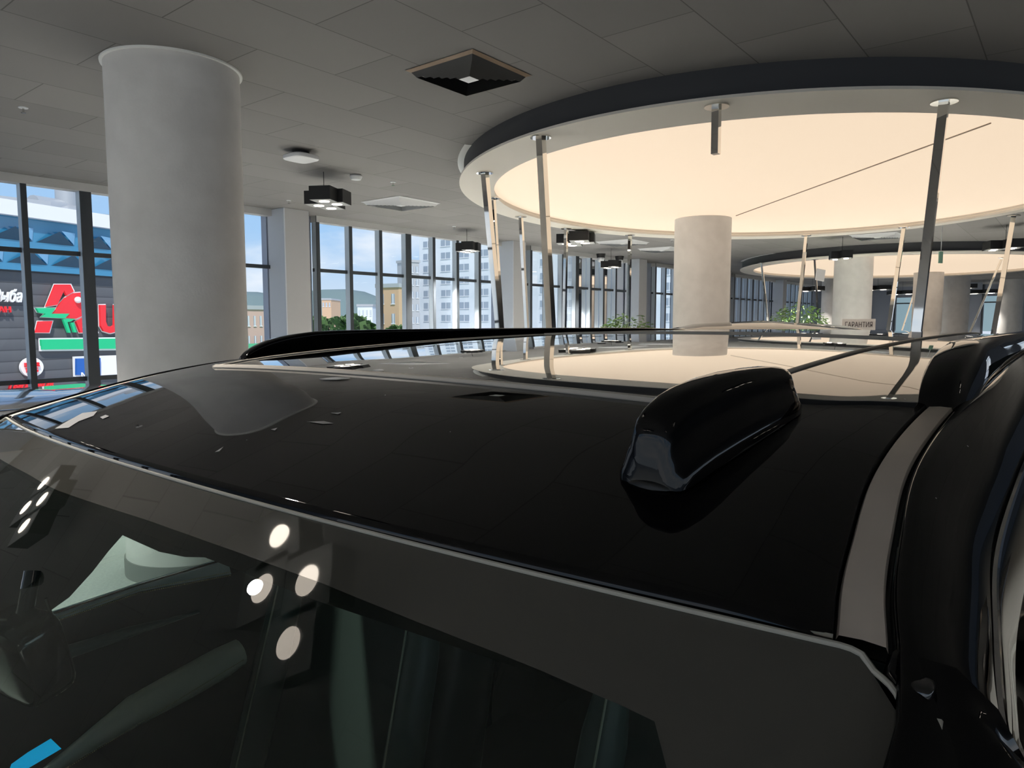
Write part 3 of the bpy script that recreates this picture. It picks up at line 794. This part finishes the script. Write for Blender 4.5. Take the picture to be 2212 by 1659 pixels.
# ---- cabin
m = MB(); rows = []
for u in (.30, .36, .45, .6, .8, 1.1, 1.6, 2.2, 2.85):
    rows.append([roof_pt(max(u, .335), q, -.03) + Vector((min(0, u - .335), 0, min(0, u - .335) * .5)) for q in (-1, -.8, -.5, 0, .5, .8, 1)])
m.grid(rows); m.build('headliner', 'headliner', car)
m = MB(); m.grid([[C(u, v, z) for v in (-.15, .2, .67, 1.1, 1.49)] for u, z in ((-1.0, -1.15), (.0, -1.35), (1, -1.35), (2.9, -1.30), (3.05, -1.0), (3.1, -.6), (2.9, -.06))]); m.build('cabin_floor', 'headliner', car)
m = MB(); rows = []
for v in [-.05 + 1.44 * i / 12 for i in range(13)]:
    c_ = .05 * ((v - .67) / .7) ** 2
    rows.append([C(-.58 + c_, v, -.64), C(-.30 + c_, v, -.62), C(-.08 + c_, v, -.60), C(.0 + c_, v, -.63), C(.0 + c_, v, -.80), C(-.1, v, -1.3)])
m.grid(rows); m.build('dashboard', 'leather_dark', car, smooth=50)
# steering wheel on the near side
m = MB(); cw = C(.12, .29, -.64); n = 48; Rr = .185
Rw = Matrix.Rotation(radians(-65), 3, 'Y')
pth = [cw + Rw @ Vector((Rr * cos(2 * pi * i / n), Rr * sin(2 * pi * i / n), 0)) for i in range(n + 1)]
m.tube(pth, .015, 10); m.blob(cw, (.06, .06, .025), Rw)
for a in (0, pi / 2, pi, -pi / 2): m.tube([cw, cw + Rw @ Vector((Rr * cos(a), Rr * sin(a), 0))], .012, 6)
m.build('steering_wheel', 'leather_dark', car, smooth=True)
# seats
for vc in (.29, 1.05):
    def prof(z): return .80 + (-.45 - z) * -.28 + .10        # backrest leans rearwards upwards
    rings = []
    for z in [-1.02, -.95, -.85, -.75, -.65, -.56, -.49, -.45, -.435]:
        t = (z + 1.02) / .585; w = .255 - .02 * t - (.06 * max(0, t - .85) / .15); d = .10 - .03 * t
        if z > -.44: w *= .8; d *= .4
        u0 = .78 + (z + 1.02) * .28
        ring_ = []
        for j in range(28):
            an = 2 * pi * j / 28; sc = lambda q, e: (1 if q >= 0 else -1) * abs(q) ** e
            x = w * sc(cos(an), .55); y_ = d * sc(sin(an), .6)
            bol = -.035 * max(0, (abs(x) / w - .62) / .38) * (1 if y_ < 0 else 0)
            ring_.append(C(u0 + y_ + bol, vc + x, z))
        rings.append(ring_)
    m = MB(); m.loft(rings); seat = m.build('seat_backrest', 'leather_dark', car, smooth=70)
    for s2 in (-1, 1):
        m = MB(); m.tube([C(.70 + (z + 1.02) * .28 - .045 - .0, vc + s2 * (.215 - .035 * (z + 1.02)), z) for z in (-.98, -.85, -.7, -.56, -.47)], [.03, .034, .034, .032, .02], 12)
        m.build('side_bolster', 'leather_teal', seat, smooth=True)
        m = MB(); m.tube([C(.70 + (z + 1.02) * .28 - .079, vc + s2 * (.205 - .035 * (z + 1.02)), z) for z in (-.98, -.85, -.7, -.56, -.48)], .0018, 6)
        m.build('seat_piping', 'piping', seat)
    m = MB(); m.blob(C(.93, vc, -.33), (.055, .13, .085), p=3); m.build('headrest', 'leather_dark', car, smooth=True)
    m = MB(); m.blob(C(.52, vc, -1.06), (.27, .25, .09), p=3.5); m.build('seat_cushion', 'leather_dark', car, smooth=True)
# far door inner panel with window opening, drawn on the plane v = VD
VD = 1.36
def ond(x, y, v=VD, dy=0):
    k, r = ray(x, y); Y = v / (UX - UY * k)
    return C((UX * k + UY) * Y, v, r * Y)
tri = [(105, 1322), (150, 1290), (200, 1235), (235, 1190), (265, 1156), (300, 1172), (345, 1192), (400, 1203), (450, 1204), (490, 1202)]
outer = [(-200, 1500), (-180, 1100), (-100, 1000), (60, 940), (200, 960), (350, 1000), (500, 1040), (620, 1090), (720, 1140), (760, 1200)]
m = MB(); m.grid([[ond(*a) for a in tri], [ond(*a) for a in outer]]); m.build('door_upper_trim', 'headliner', car)
dlo = [(-200, 1500), (105, 1334), (300, 1275), (498, 1236), (760, 1200)]
m = MB(); m.grid([[ond(*a) for a in dlo], [C((ond(*a) ).x + 1.5, VD, -1.25) for a in dlo]]); m.build('door_inner_panel', 'door_trim_mat', car)
m = MB(); m.grid([[ond(108, 1322), ond(300, 1258), ond(487, 1203)], [ond(110, 1326, VD - .03), ond(300, 1265, VD - .03), ond(492, 1212, VD - .03)], [ond(130, 1337, VD - .035), ond(300, 1278, VD - .035), ond(500, 1240, VD - .035)]])
m.build('door_top_pad', 'door_top', car, smooth=True)
m = MB(); m.tube([ond(115, 1325, VD - .033), ond(300, 1263, VD - .033), ond(486, 1208, VD - .033)], .002, 6); m.build('window_moulding', 'chrome', car)
for dy in (0, 7):
    m = MB(); P_ = [ond(125, 1333 + dy, VD - .045), ond(300, 1274 + dy, VD - .045), ond(500, 1235 + dy, VD - .045)]
    for i in range(90):
        t = i / 90; t2 = t + .006
        f = lambda q: (P_[0] * (1 - q * 2) + P_[1] * q * 2) if q < .5 else (P_[1] * (2 - q * 2) + P_[2] * (q * 2 - 1))
        m.tube([f(t), f(t2)], .0008, 4)
    m.build('stitching', 'stitch', car)
VA = 1.27
m = MB(); A_ = [(60, 1700), (140, 1640), (210, 1590), (290, 1535), (400, 1475), (480, 1430), (518, 1408), (526, 1405)]
m.tube([ond(*a, VA) for a in A_], [.008, .012, .018, .027, .03, .03, .026, .006], 14); m.build('armrest', 'armrest_mat', car, smooth=True)
m = MB(); P_ = [ond(110, 1680, VA - .03), ond(300, 1560, VA - .03), ond(528, 1424, VA - .03)]
for i in range(110):
    t = i / 110; m.tube([P_[0].lerp(P_[2], t) , P_[0].lerp(P_[2], t + .005)], .0007, 4)
m.build('stitching', 'stitch', car)
m = MB(); m.tube([ond(135, 1412, VD - .03), ond(280, 1365, VD - .03), ond(430, 1322, VD - .03)], [.012, .010, .002], 10); m.build('panel_highlight', 'leather_teal', car, smooth=True)  # faint highlight on the door panel, shaped as a lighter tube
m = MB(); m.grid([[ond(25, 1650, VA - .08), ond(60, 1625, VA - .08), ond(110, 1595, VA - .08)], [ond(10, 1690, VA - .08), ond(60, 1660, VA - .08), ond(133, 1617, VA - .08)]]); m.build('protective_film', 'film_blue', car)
# interior mirror hanging under the middle of the windscreen
k, r = ray(58, 1412); Yc = .62 / (UX - UY * k); mc = C((UX * k + UY) * Yc, .62, r * Yc)
Rm = Matrix.Rotation(radians(12), 3, 'Z') @ Matrix.Rotation(radians(-12), 3, 'Y')
m = MB(); m.blob(mc, (.020, .030, .034), Rm, p=5, nu=32, nv=16); mh = m.build('interior_mirror', 'mirror_house', car, smooth=True)
m = MB(); m.tube([mc + Vector((0, 0, .03)), mc + Vector((.01, .01, .06))], .006, 10); m.build('mirror_stem', 'mirror_house', mh, smooth=True)
def onv(x, y, v):
    k, r = ray(x, y); Y = v / (UX - UY * k); return C((UX * k + UY) * Y, v, r * Y)
m = MB(); m.tube([onv(*a, .60) for a in ((100, 1292), (112, 1330), (124, 1370), (130, 1410), (131, 1455), (127, 1500))], .0013, 6); m.build('mirror_rim', 'chrome', mh, smooth=True)
# ---- lower body, bonnet, tail and wheels (out of the photograph's frame)
m = MB(); rows = []
for u, w, z in ((-.58, .80, -.66), (-.8, .86, -.69), (-1.2, .86, -.74), (-1.5, .80, -.82), (-1.62, .74, -.95), (-1.66, .72, -1.2), (-1.6, .74, -1.5)):
    rows.append([C(u - .04 * (1 - q * q) * 1.5, .67 + q * w, z + .03 * (1 - q * q)) for q in (-1, -.8, -.5, 0, .5, .8, 1)])
m.grid(rows); m.build('bonnet', 'black_paint_plain', car, smooth=60)
m = MB(); rows = []
for u, w, z in ((2.9, .50, -.058), (2.98, .55, -.08), (3.1, .66, -.30), (3.2, .80, -.60), (3.25, .88, -.9), (3.25, .88, -1.3), (3.1, .8, -1.5)):
    rows.append([C(u, .67 + q * w, z + .012 * (1 - q * q)) for q in (-1, -.8, -.5, 0, .5, .8, 1)])
m.grid(rows); m.build('tailgate', 'black_paint_plain', car, smooth=60)
for u in (-.95, 2.15):
    for sg in (-1, 1):
        m = MB(); c_ = C(u, .67 + sg * .82, 0); n = 40; rr = .37
        m.loft([[Vector((c_.x + R_ * cos(2 * pi * j / n), c_.y + sg * y_, rr + R_ * sin(2 * pi * j / n))) for j in range(n)] for R_, y_ in ((.24, -.11), (.35, -.11), (.37, -.08), (.37, .08), (.35, .11), (.25, .11), (.24, .07), (.05, .09))])
        wh = m.build('wheel', 'tyre', car, smooth=30)
        m = MB()
        for k in range(5):
            a = 2 * pi * k / 5; m.tube([Vector((c_.x, c_.y + sg * .1, rr)), Vector((c_.x + .24 * cos(a), c_.y + sg * .1, rr + .24 * sin(a)))], .025, 8)
        m.build('wheel_spokes', 'silver_paint', wh)

# ================================================================== OTHER CARS
def other_car(loc, yaw, top, label, pm, L_=4.6, wd=.92):
    e = empty('car', loc, yaw, label, 'car', None)
    # body sections along x (front -) ; z profile
    S = [(-2.3, .62, .30, .70), (-2.2, .80, .25, .85), (-1.6, .90, .22, .98), (-1.0, .92, .22, 1.05), (0, .93, .22, 1.05), (1.4, .93, .22, 1.07), (2.0, .90, .25, 1.08), (2.3, .78, .35, 1.0)]
    rings = []
    for x, w, z0, z1 in S:
        rings.append([Vector((x * L_ / 4.6, y, z)) for y, z in ((-w * .85, z0), (-w, z0 + .2), (-w, (z0 + z1) / 2), (-w * .96, z1 - .08), (-w * .8, z1), (0, z1 + .02), (w * .8, z1), (w * .96, z1 - .08), (w, (z0 + z1) / 2), (w, z0 + .2), (w * .85, z0))])
    m = MB(); m.loft(rings); m.build('body', pm, e, smooth=50)
    G = [(-.95, .80, 1.05, .0), (-.3, .70, top - .13, .6), (.1, .68, top - .04, 1), (.8, .67, top, 1), (1.4, .66, top - .03, 1), (1.9, .64, top - .13, .7), (2.2, .74, 1.06, 0)]
    rings = []
    for x, w, zt, k in G:
        zt = max(zt, 1.06)
        rings.append([Vector((x, y, z)) for y, z in ((-.84, 1.02), (-w - .02, max(1.03, zt - .15)), (-w, max(1.04, zt - .10)), (-w * .6, max(1.05, zt - .04)), (0, zt), (w * .6, max(1.05, zt - .04)), (w, max(1.04, zt - .10)), (w + .02, max(1.03, zt - .15)), (.84, 1.02))])
    m = MB(); m.loft(rings); m.build('windows', 'gloss_trim', e, smooth=50)
    rings = []
    for x, w, zt, k in G[1:-1]:
        rings.append([Vector((x, y, z + .006)) for y, z in ((-w - .02, zt - .15), (-w, zt - .10), (-w * .8, zt - .065), (-w * .6, zt - .04), (-w * .3, zt - .012), (0, zt), (w * .3, zt - .012), (w * .6, zt - .04), (w * .8, zt - .065), (w, zt - .10), (w + .02, zt - .15))])
    m = MB(); m.grid(rings); m.build('roof', pm, e, smooth=50)
    for x in (-1.45, 1.4):
        for sg in (-1, 1):
            m = MB(); n = 28
            m.loft([[Vector((x + R_ * cos(2 * pi * j / n), sg * (.80 + y_), .34 + R_ * sin(2 * pi * j / n))) for j in range(n)] for R_, y_ in ((.22, -.1), (.34, -.09), (.34, .1), (.30, .13), (.04, .12))])
            m.build('wheel', 'tyre', e, smooth=30)
    return e
def ground_at(px, Y): return Vector(((px - CX) / FP * Y, Y, 0))
other_car(ground_at(1835, 6.3), radians(182), H + .006, 'black car beyond the foreground car, only its roof showing below the round column', 'black_paint_plain')
other_car(Vector((-5.38, 5.72, 0)), YAW, H - .62 + .0, 'silver car behind the front left corner of the foreground car', 'silver_paint')
other_car(ground_at(1880, 20.2), radians(50), H - .22, 'black car parked under the far disc right of the lettered sign', 'black_paint_plain')

side = K0 + Vector((UX * .6 + UY * 2.55, UY * .6 - UX * 2.55, 0))  # unseen car added to darken what the near body side reflects
other_car(side, atan2(UY, UX), H - .25, 'added unseen black car beside the foreground car, darkening the reflections in its side', 'black_paint_plain')
# ================================================================== OUTSIDE
GZ = -5.0
m = MB(); m.add([(-400, 12, GZ), (400, 12, GZ), (400, 700, GZ), (-400, 700, GZ)], [(0, 1, 2, 3)]); g = thing(m, 'ground', 'asphalt', 'grey ground far outside the windows', 'ground'); g['kind'] = 'structure'
m = MB(); m.add([(-60, 60, GZ + .05), (-6, 50, GZ + .05), (20, 128, GZ + .05), (-130, 150, GZ + .05)], [(0, 1, 2, 3)]); thing(m, 'lawn', 'grass', 'bright green lawn outside the windows', 'lawn')['kind'] = 'stuff'
# shopping centre facade: vertical plane
FD = Vector((.361, .932, 0)).normalized(); FN = Vector((FD.y, -FD.x, 0)); FPt = Vector((-16.5, 26, 0))
def fac(x, y, o=0):
    p = FPt + FN * o; return on_plane(x, y, p.xy, (FN.x, FN.y))
mall = empty('shopping_centre', fac(120, 690), 0, 'dark grey clad shopping centre with blue glass band seen through the left windows', 'building')
def facade_quad(name, mt, ytop, ybot, o, thick=.3, x0=-700, x1=470, par=mall):
    # rows given at the picture column x=120 : constant heights along the wall
    z1 = fac(120, ytop).z; z0 = fac(120, ybot).z if ybot else GZ
    a = fac(x0, 690); c = fac(x1, 690)
    a.z = c.z = 0; N_ = FN * o
    m = MB(); m.prism([a + N_ + Vector((0, 0, z0)), c + N_ + Vector((0, 0, z0)), c + N_ + Vector((0, 0, z1)), a + N_ + Vector((0, 0, z1))], -FN * thick)
    ob = m.build(name, mt); ob.parent = par; ob.location = -par.location
    return ob, z0, z1
facade_quad('cladding', 'cladding', 590, None, 0, 12, x1=300)
_, zb0, zb1 = facade_quad('glass_band', 'blue_glass', 482, 590, .25, 12, x1=300)
facade_quad('parapet', 'parapet', 452, 482, .55, 12.6, x1=302)
m = MB(); m2 = MB()
P0 = fac(-500, 690); P0.z = 0
for row, zc in ((0, .60), (1, .17)):
    zz = zb0 + (zb1 - zb0) * zc; hh = (zb1 - zb0) * .20
    for i in range(26):
        c = P0 + FD * (i * 1.55 + (row * .5)) + FN * .28
        if (c - fac(290, 690)).dot(FD) > 0: break
        m.add([c + FD * -.7 + Vector((0, 0, zz - hh * .2)), c + FD * .7 + Vector((0, 0, zz - hh * .2)), c + FN * .25 + Vector((0, 0, zz + hh))], [(0, 1, 2)])
        m2.add([c + FD * .78 + Vector((0, 0, zz + hh * 1.1)), c + FN * .22 + FD * .1 + Vector((0, 0, zz + hh * 1.1)), c + FD * .72 + Vector((0, 0, zz - hh * .1))], [(0, 1, 2)])
for mm, nm, mt in ((m, 'glass_facet', 'blue_dark'), (m2, 'glass_facet', 'blue_glass_light')):
    ob = mm.build(nm, mt); ob.parent = mall; ob.location = -mall.location
# rooftop ducts
zr = fac(120, 452).z
m = MB(); a = fac(70, 440, -3); c = fac(165, 440, -3); a.z = c.z = zr + .46
m.tube([a, c], .45, 14); p = fac(143, 430, -3); p.z = zr
m.cyl(p, .65, .5, 20, r2=.8); m.cyl(p + Vector((0, 0, .5)), .8, .2, 20, r2=.4); m.cyl(p + Vector((0, 0, .7)), .4, .6, 16)
p = fac(20, 430, -3); p.z = zr + .31; m.box(p, (2.4, 1.2, .6), .9); p = fac(210, 440, -3); p.z = zr + .26; m.box(p, (1.5, 1.2, .5), .9)
thing(m, 'rooftop_duct', 'duct', 'grey ventilation ducts on the roof of the shopping centre', 'duct', smooth=40)
def Zp(x, y):                      # zoomed-crop pixel -> facade point
    return fac(x / 2.765, 300 + y / 2.765, .12)
def sign_poly(parent, polys, mt, name, o=.12):
    m = MB()
    for P in polys: m.prism([fac(x / 2.765, 300 + y / 2.765, o) for x, y in P], FN * .10)
    ob = m.build(name, mt); ob.parent = parent; ob.location = -parent.location
    return ob
def grow(P, k=6):
    cx = sum(p[0] for p in P) / len(P); cy = sum(p[1] for p in P) / len(P)
    out = []
    for x, y in P:
        d = hypot(x - cx, y - cy) or 1; out.append((x + (x - cx) / d * k, y + (y - cy) / d * k))
    return out
sg1 = empty('shop_sign', Zp(350, 1010), 0, 'huge red and green shop sign with a bird emblem and red letters on dark cladding', 'sign')
A1 = [(322, 870), (410, 870), (430, 912), (388, 936), (372, 904), (333, 990), (268, 1002)]
bird = [(302, 1046), (330, 1020), (350, 985), (385, 948), (430, 922), (470, 918), (500, 935), (512, 965), (500, 1020), (478, 1058), (440, 1075), (400, 1070), (350, 1062)]
foot = [(222, 1090), (303, 1088), (283, 1157), (205, 1157)]
leg = [(445, 1092), (486, 1066), (520, 1000), (575, 1157), (470, 1157)]
tail = [(206, 1010), (322, 1010), (296, 1044), (404, 1044), (376, 1072), (240, 1064), (262, 1045), (222, 1038)]
l1 = [(366, 1076), (440, 1074), (410, 1092), (392, 1094), (412, 1158), (398, 1158)]
l2 = [(412, 1098), (430, 1096), (448, 1156), (432, 1156)]
Ulet = [(588, 992), (622, 992), (622, 1090), (632, 1118), (655, 1122), (672, 1112), (672, 992), (712, 992), (712, 1150), (690, 1150), (650, 1160), (610, 1148), (592, 1118)]
sign_poly(sg1, [grow(p) for p in (A1, bird, foot, leg, tail, Ulet)], 'sign_face', 'sign_border', .05)
sign_poly(sg1, [A1, bird, foot, leg, Ulet], 'sign_red', 'red_lettering')
sign_poly(sg1, [tail, l1, l2], 'sign_green', 'green_emblem', .16)
m = MB(); m.blob(fac(466 / 2.765, 300 + 962 / 2.765, .3), (.12, .12, .12)); ob = m.build('eye', 'sign_face'); ob.parent = sg1; ob.location = -sg1.location
sg2 = empty('shop_sign', Zp(460, 1228), 0, 'long plain green bar sign with white edge below the red letters', 'sign')
bar = [(236, 1198), (760, 1192), (760, 1252), (240, 1258)]
sign_poly(sg2, [[(228, 1190), (768, 1184), (768, 1262), (232, 1268)]], 'sign_face', 'sign_border', .05); sign_poly(sg2, [bar], 'sign_green', 'panel')
def facade_text(body, zx, zy, wpx, hpx, mt, label, shear=0, bold=0, parent=None, name='shop_sign', o=.15):
    c = Zp(zx, zy); W_ = (Zp(zx + wpx / 2, zy) - Zp(zx - wpx / 2, zy)).length; Hh = (Zp(zx, zy - hpx / 2) - Zp(zx, zy + hpx / 2)).length
    t = text_obj(name, body, 1, c + FN * (o - .12), FD, (0, 0, 1), mt, parent, .04, shear, W_, Hh, bold)
    if not parent: tag(t, label, 'sign')
    return t
facade_text('Рыба', 40, 935, 180, 80, 'sign_face', 'white handwritten-style sign at the left window edge', .3, .02)
facade_text('КАН', 5, 1018, 110, 36, 'sign_red', 'small red lettering below the white handwritten-style sign', 0, .02)
facade_text('Теремок', 190, 1474, 290, 62, 'sign_red', 'red slanted lettering low on the dark cladding under the round sign', .3, .03)
bk = empty('shop_sign', Zp(181, 1363), 0, 'round white sign with red lettering on the dark cladding', 'sign')
n = 40; circ = [(181 + 68 * cos(2 * pi * i / n), 1363 + 58 * sin(2 * pi * i / n)) for i in range(n)]
sign_poly(bk, [circ], 'sign_face', 'disc', .05)
facade_text('BURGER', 181, 1348, 88, 26, 'sign_red', None, 0, .03, bk, 'lettering', .22); facade_text('KING', 181, 1380, 66, 28, 'sign_red', None, 0, .03, bk, 'lettering', .22)
ms = empty('shop_sign', Zp(560, 1355), 0, 'blue and white square sign half hidden by the window mullion', 'sign')
sign_poly(ms, [[(432, 1300), (700, 1292), (700, 1425), (436, 1420)]], 'sign_face', 'sign_border', .04)
sign_poly(ms, [[(448, 1312), (590, 1308), (590, 1412), (448, 1410)]], 'sign_blue', 'panel', .15)
facade_text('М', 490, 1405, 40, 24, 'sign_face', None, 0, .02, ms, 'lettering', .22)

# apartment blocks and houses far off
def block(name, label, pL, pR, YL, YR, ytopL, mt, floors, per, depth=14, group=None, wmat='window_far', winw=.5, cat='building', floorh=3.0, z0=None):
    a = atY(pL, ytopL, YL); b_ = atY(pR, 690, YR); top = a.z
    a.z = b_.z = 0; d = (b_ - a); L_ = d.length; d.normalize(); nrm = Vector((d.y, -d.x, 0))
    e = empty(name, Vector((a.x, a.y, GZ)), atan2(d.y, d.x), label, cat, group)
    m = MB(); m.box((L_ / 2, depth / 2, (top - GZ) / 2), (L_, depth, top - GZ)); m.build('wall', mt, e)
    m = MB(); m.box((L_ / 2, depth / 2, (top - GZ) + .3), (L_ + .4, depth + .4, .6)); m.build('roof', 'apartment_grey', e)
    proto = None
    wl = L_ / per
    for f in range(floors):
        for k in range(per):
            z = (top - GZ) - 1.7 - f * floorh
            if proto is None:
                q = MB(); ww = wl * winw
                q.box((0, 0, 0), (ww, .1, 1.5)); proto = q.build('window', wmat, e)
                q2 = MB(); q2.box((0, -.07, 0), (.1, .06, 1.5)); q2.box((0, -.07, -.8), (ww + .2, .1, .12)); fr = q2.build('window_frame', 'parapet', proto)
                o = proto
            else:
                o = proto.copy(); COL.objects.link(o); o.parent = e
                c2 = fr.copy(); COL.objects.link(c2); c2.parent = o
            o.location = ((k + .5) * wl, -.03, z)
    return e
block('apartment_block', 'long pale apartment block with rows of windows filling the view behind the windows', 905, 1475, 178, 138, 488, 'apartment_white', 8, 12)
block('apartment_block', 'narrow grey tower joined to the left of the pale apartment block', 884, 907, 170, 172, 566, 'apartment_grey', 6, 2, depth=5)
block('apartment_block', 'pale apartment block seen between the round columns', 1560, 1900, 130, 120, 520, 'apartment_white', 7, 10)
block('brick_house', 'tan brick house with few windows left of the pale apartment block', 814, 862, 110, 108, 622, 'brick_tan', 4, 2, winw=.28, depth=3)
block('brick_house', 'pinkish house row beside the big round column', 515, 582, 105, 110, 668, 'brick_pink', 2, 5, winw=.3, depth=4)
block('far_house', 'small cream house on the hillside left of the tan brick house', 695, 716, 260, 260, 648, 'brick_tan', 1, 3)
block('far_house', 'pale low house below the hills between the window mullions', 772, 805, 190, 190, 662, 'apartment_white', 2, 4, winw=.3)
# hills
m = MB(); rows = []
for i in range(41):
    x = -260 + i * 16; h = 12 + 9 * sin(i * .35) + 5 * sin(i * .9 + 1)
    rows.append([(x, 520, GZ), (x, 560, GZ + h + 10), (x, 640, GZ + h + 14), (x, 690, GZ)])
m.grid(rows); thing(m, 'hill', 'hill', 'low dark green hills on the horizon', 'hill', smooth=True)
def far_tree(px, Y, h, w, label):
    rnd = random.Random(int(px)); e = empty('tree', Vector(((px - CX) / FP * Y, Y, GZ)), 0, label, 'tree', 'trees outside the windows')
    m = MB(); m.tube([(0, 0, 0), (0, 0, h * .5)], .2, 6); m.build('trunk', 'bark', e)
    m = MB()
    for k in range(260):
        a = rnd.uniform(0, 2 * pi); b_ = rnd.uniform(-.6, 1.5); rr = w * cos(b_) * rnd.uniform(.6, 1)
        c = Vector((rr * cos(a), rr * sin(a), h * .6 + h * .4 * sin(b_))); s1 = Vector((rnd.uniform(-1, 1), rnd.uniform(-1, 1), rnd.uniform(-1, 1))).normalized() * .7; s2 = s1.cross(Vector((rnd.random(), rnd.random(), 1))).normalized() * .6
        m.add([c - s1, c + s2, c + s1, c - s2], [(0, 1, 2, 3)])
    m.build('crown', 'tree_far', e)
far_tree(762, 95, 7.4, 3.2, 'bushy tree left of the tan brick house'); far_tree(730, 155, 7.5, 4, 'tree below the hills in the middle window'); far_tree(690, 140, 7.6, 3.2, 'tree at the edge of the lawn right of the pilaster')
far_tree(856, 90, 5.9, 2.2, 'low bush at the foot of the tan brick house'); far_tree(790, 105, 6.6, 2.6, 'small tree beside the tan brick house')
m = MB(); a = atY(500, 690, 100); b_ = atY(760, 690, 128); a.z = b_.z = GZ
m.prism([a, b_, b_ + Vector((0, 0, 3.6)), a + Vector((0, 0, 3.6))], (0, .2, 0)); thing(m, 'fence', 'fence_green', 'long green site fence behind the lawn', 'fence')

# ================================================================== LIGHT, SKY, CAMERA
w = bpy.data.worlds.new('sky'); bpy.context.scene.world = w; w.use_nodes = True
N, L = w.node_tree.nodes, w.node_tree.links; N.clear()
out = N.new('ShaderNodeOutputWorld'); bg = N.new('ShaderNodeBackground'); tc = N.new('ShaderNodeTexCoord')
sx = N.new('ShaderNodeSeparateXYZ'); rp = N.new('ShaderNodeValToRGB'); L.new(tc.outputs['Generated'], sx.inputs[0]); L.new(sx.outputs[2], rp.inputs[0])
e = rp.color_ramp.elements; e[0].position = 0; e[0].color = (.66, .76, .86, 1); e[1].position = .6; e[1].color = (.17, .36, .72, 1)
x = e.new(.12); x.color = (.36, .58, .86, 1)
mp = N.new('ShaderNodeMapping'); mp.inputs['Scale'].default_value = (1, 1, 2.6); nz = N.new('ShaderNodeTexNoise'); nz.inputs['Scale'].default_value = 5; nz.inputs['Detail'].default_value = 7
L.new(tc.outputs['Generated'], mp.inputs[0]); L.new(mp.outputs[0], nz.inputs['Vector'])
r2 = N.new('ShaderNodeValToRGB'); r2.color_ramp.elements[0].position = .46; r2.color_ramp.elements[1].position = .66; L.new(nz.outputs[0], r2.inputs[0])
mx = N.new('ShaderNodeMix'); mx.data_type = 'RGBA'; mx.inputs[7].default_value = (.86, .90, .95, 1)
L.new(r2.outputs[0], mx.inputs[0]); L.new(rp.outputs[0], mx.inputs[6]); L.new(mx.outputs[2], bg.inputs[0])
bg.inputs[1].default_value = 1.1; L.new(bg.outputs[0], out.inputs[0])
su = bpy.data.lights.new('sun', 'SUN'); su.energy = 3.6; su.angle = radians(3); su.color = (1, .96, .9)
so = bpy.data.objects.new('sun', su); COL.objects.link(so); so.rotation_euler = Vector((-.35, .8, -.95)).to_track_quat('-Z', 'Y').to_euler(); so.location = (0, 0, 20)

cd = bpy.data.cameras.new('camera'); cam = bpy.data.objects.new('camera', cd); COL.objects.link(cam)
cd.sensor_fit = 'HORIZONTAL'; cd.sensor_width = 36; cd.lens = FP / 2212 * 36; cd.clip_start = .01; cd.clip_end = 2000
cam.location = (0, 0, H); cam.rotation_euler = (radians(90) - PITCH, 0, 0)
bpy.context.scene.camera = cam
vs = bpy.context.scene.view_settings; vs.view_transform = 'Standard'; vs.look = 'None'; vs.exposure = 0.0
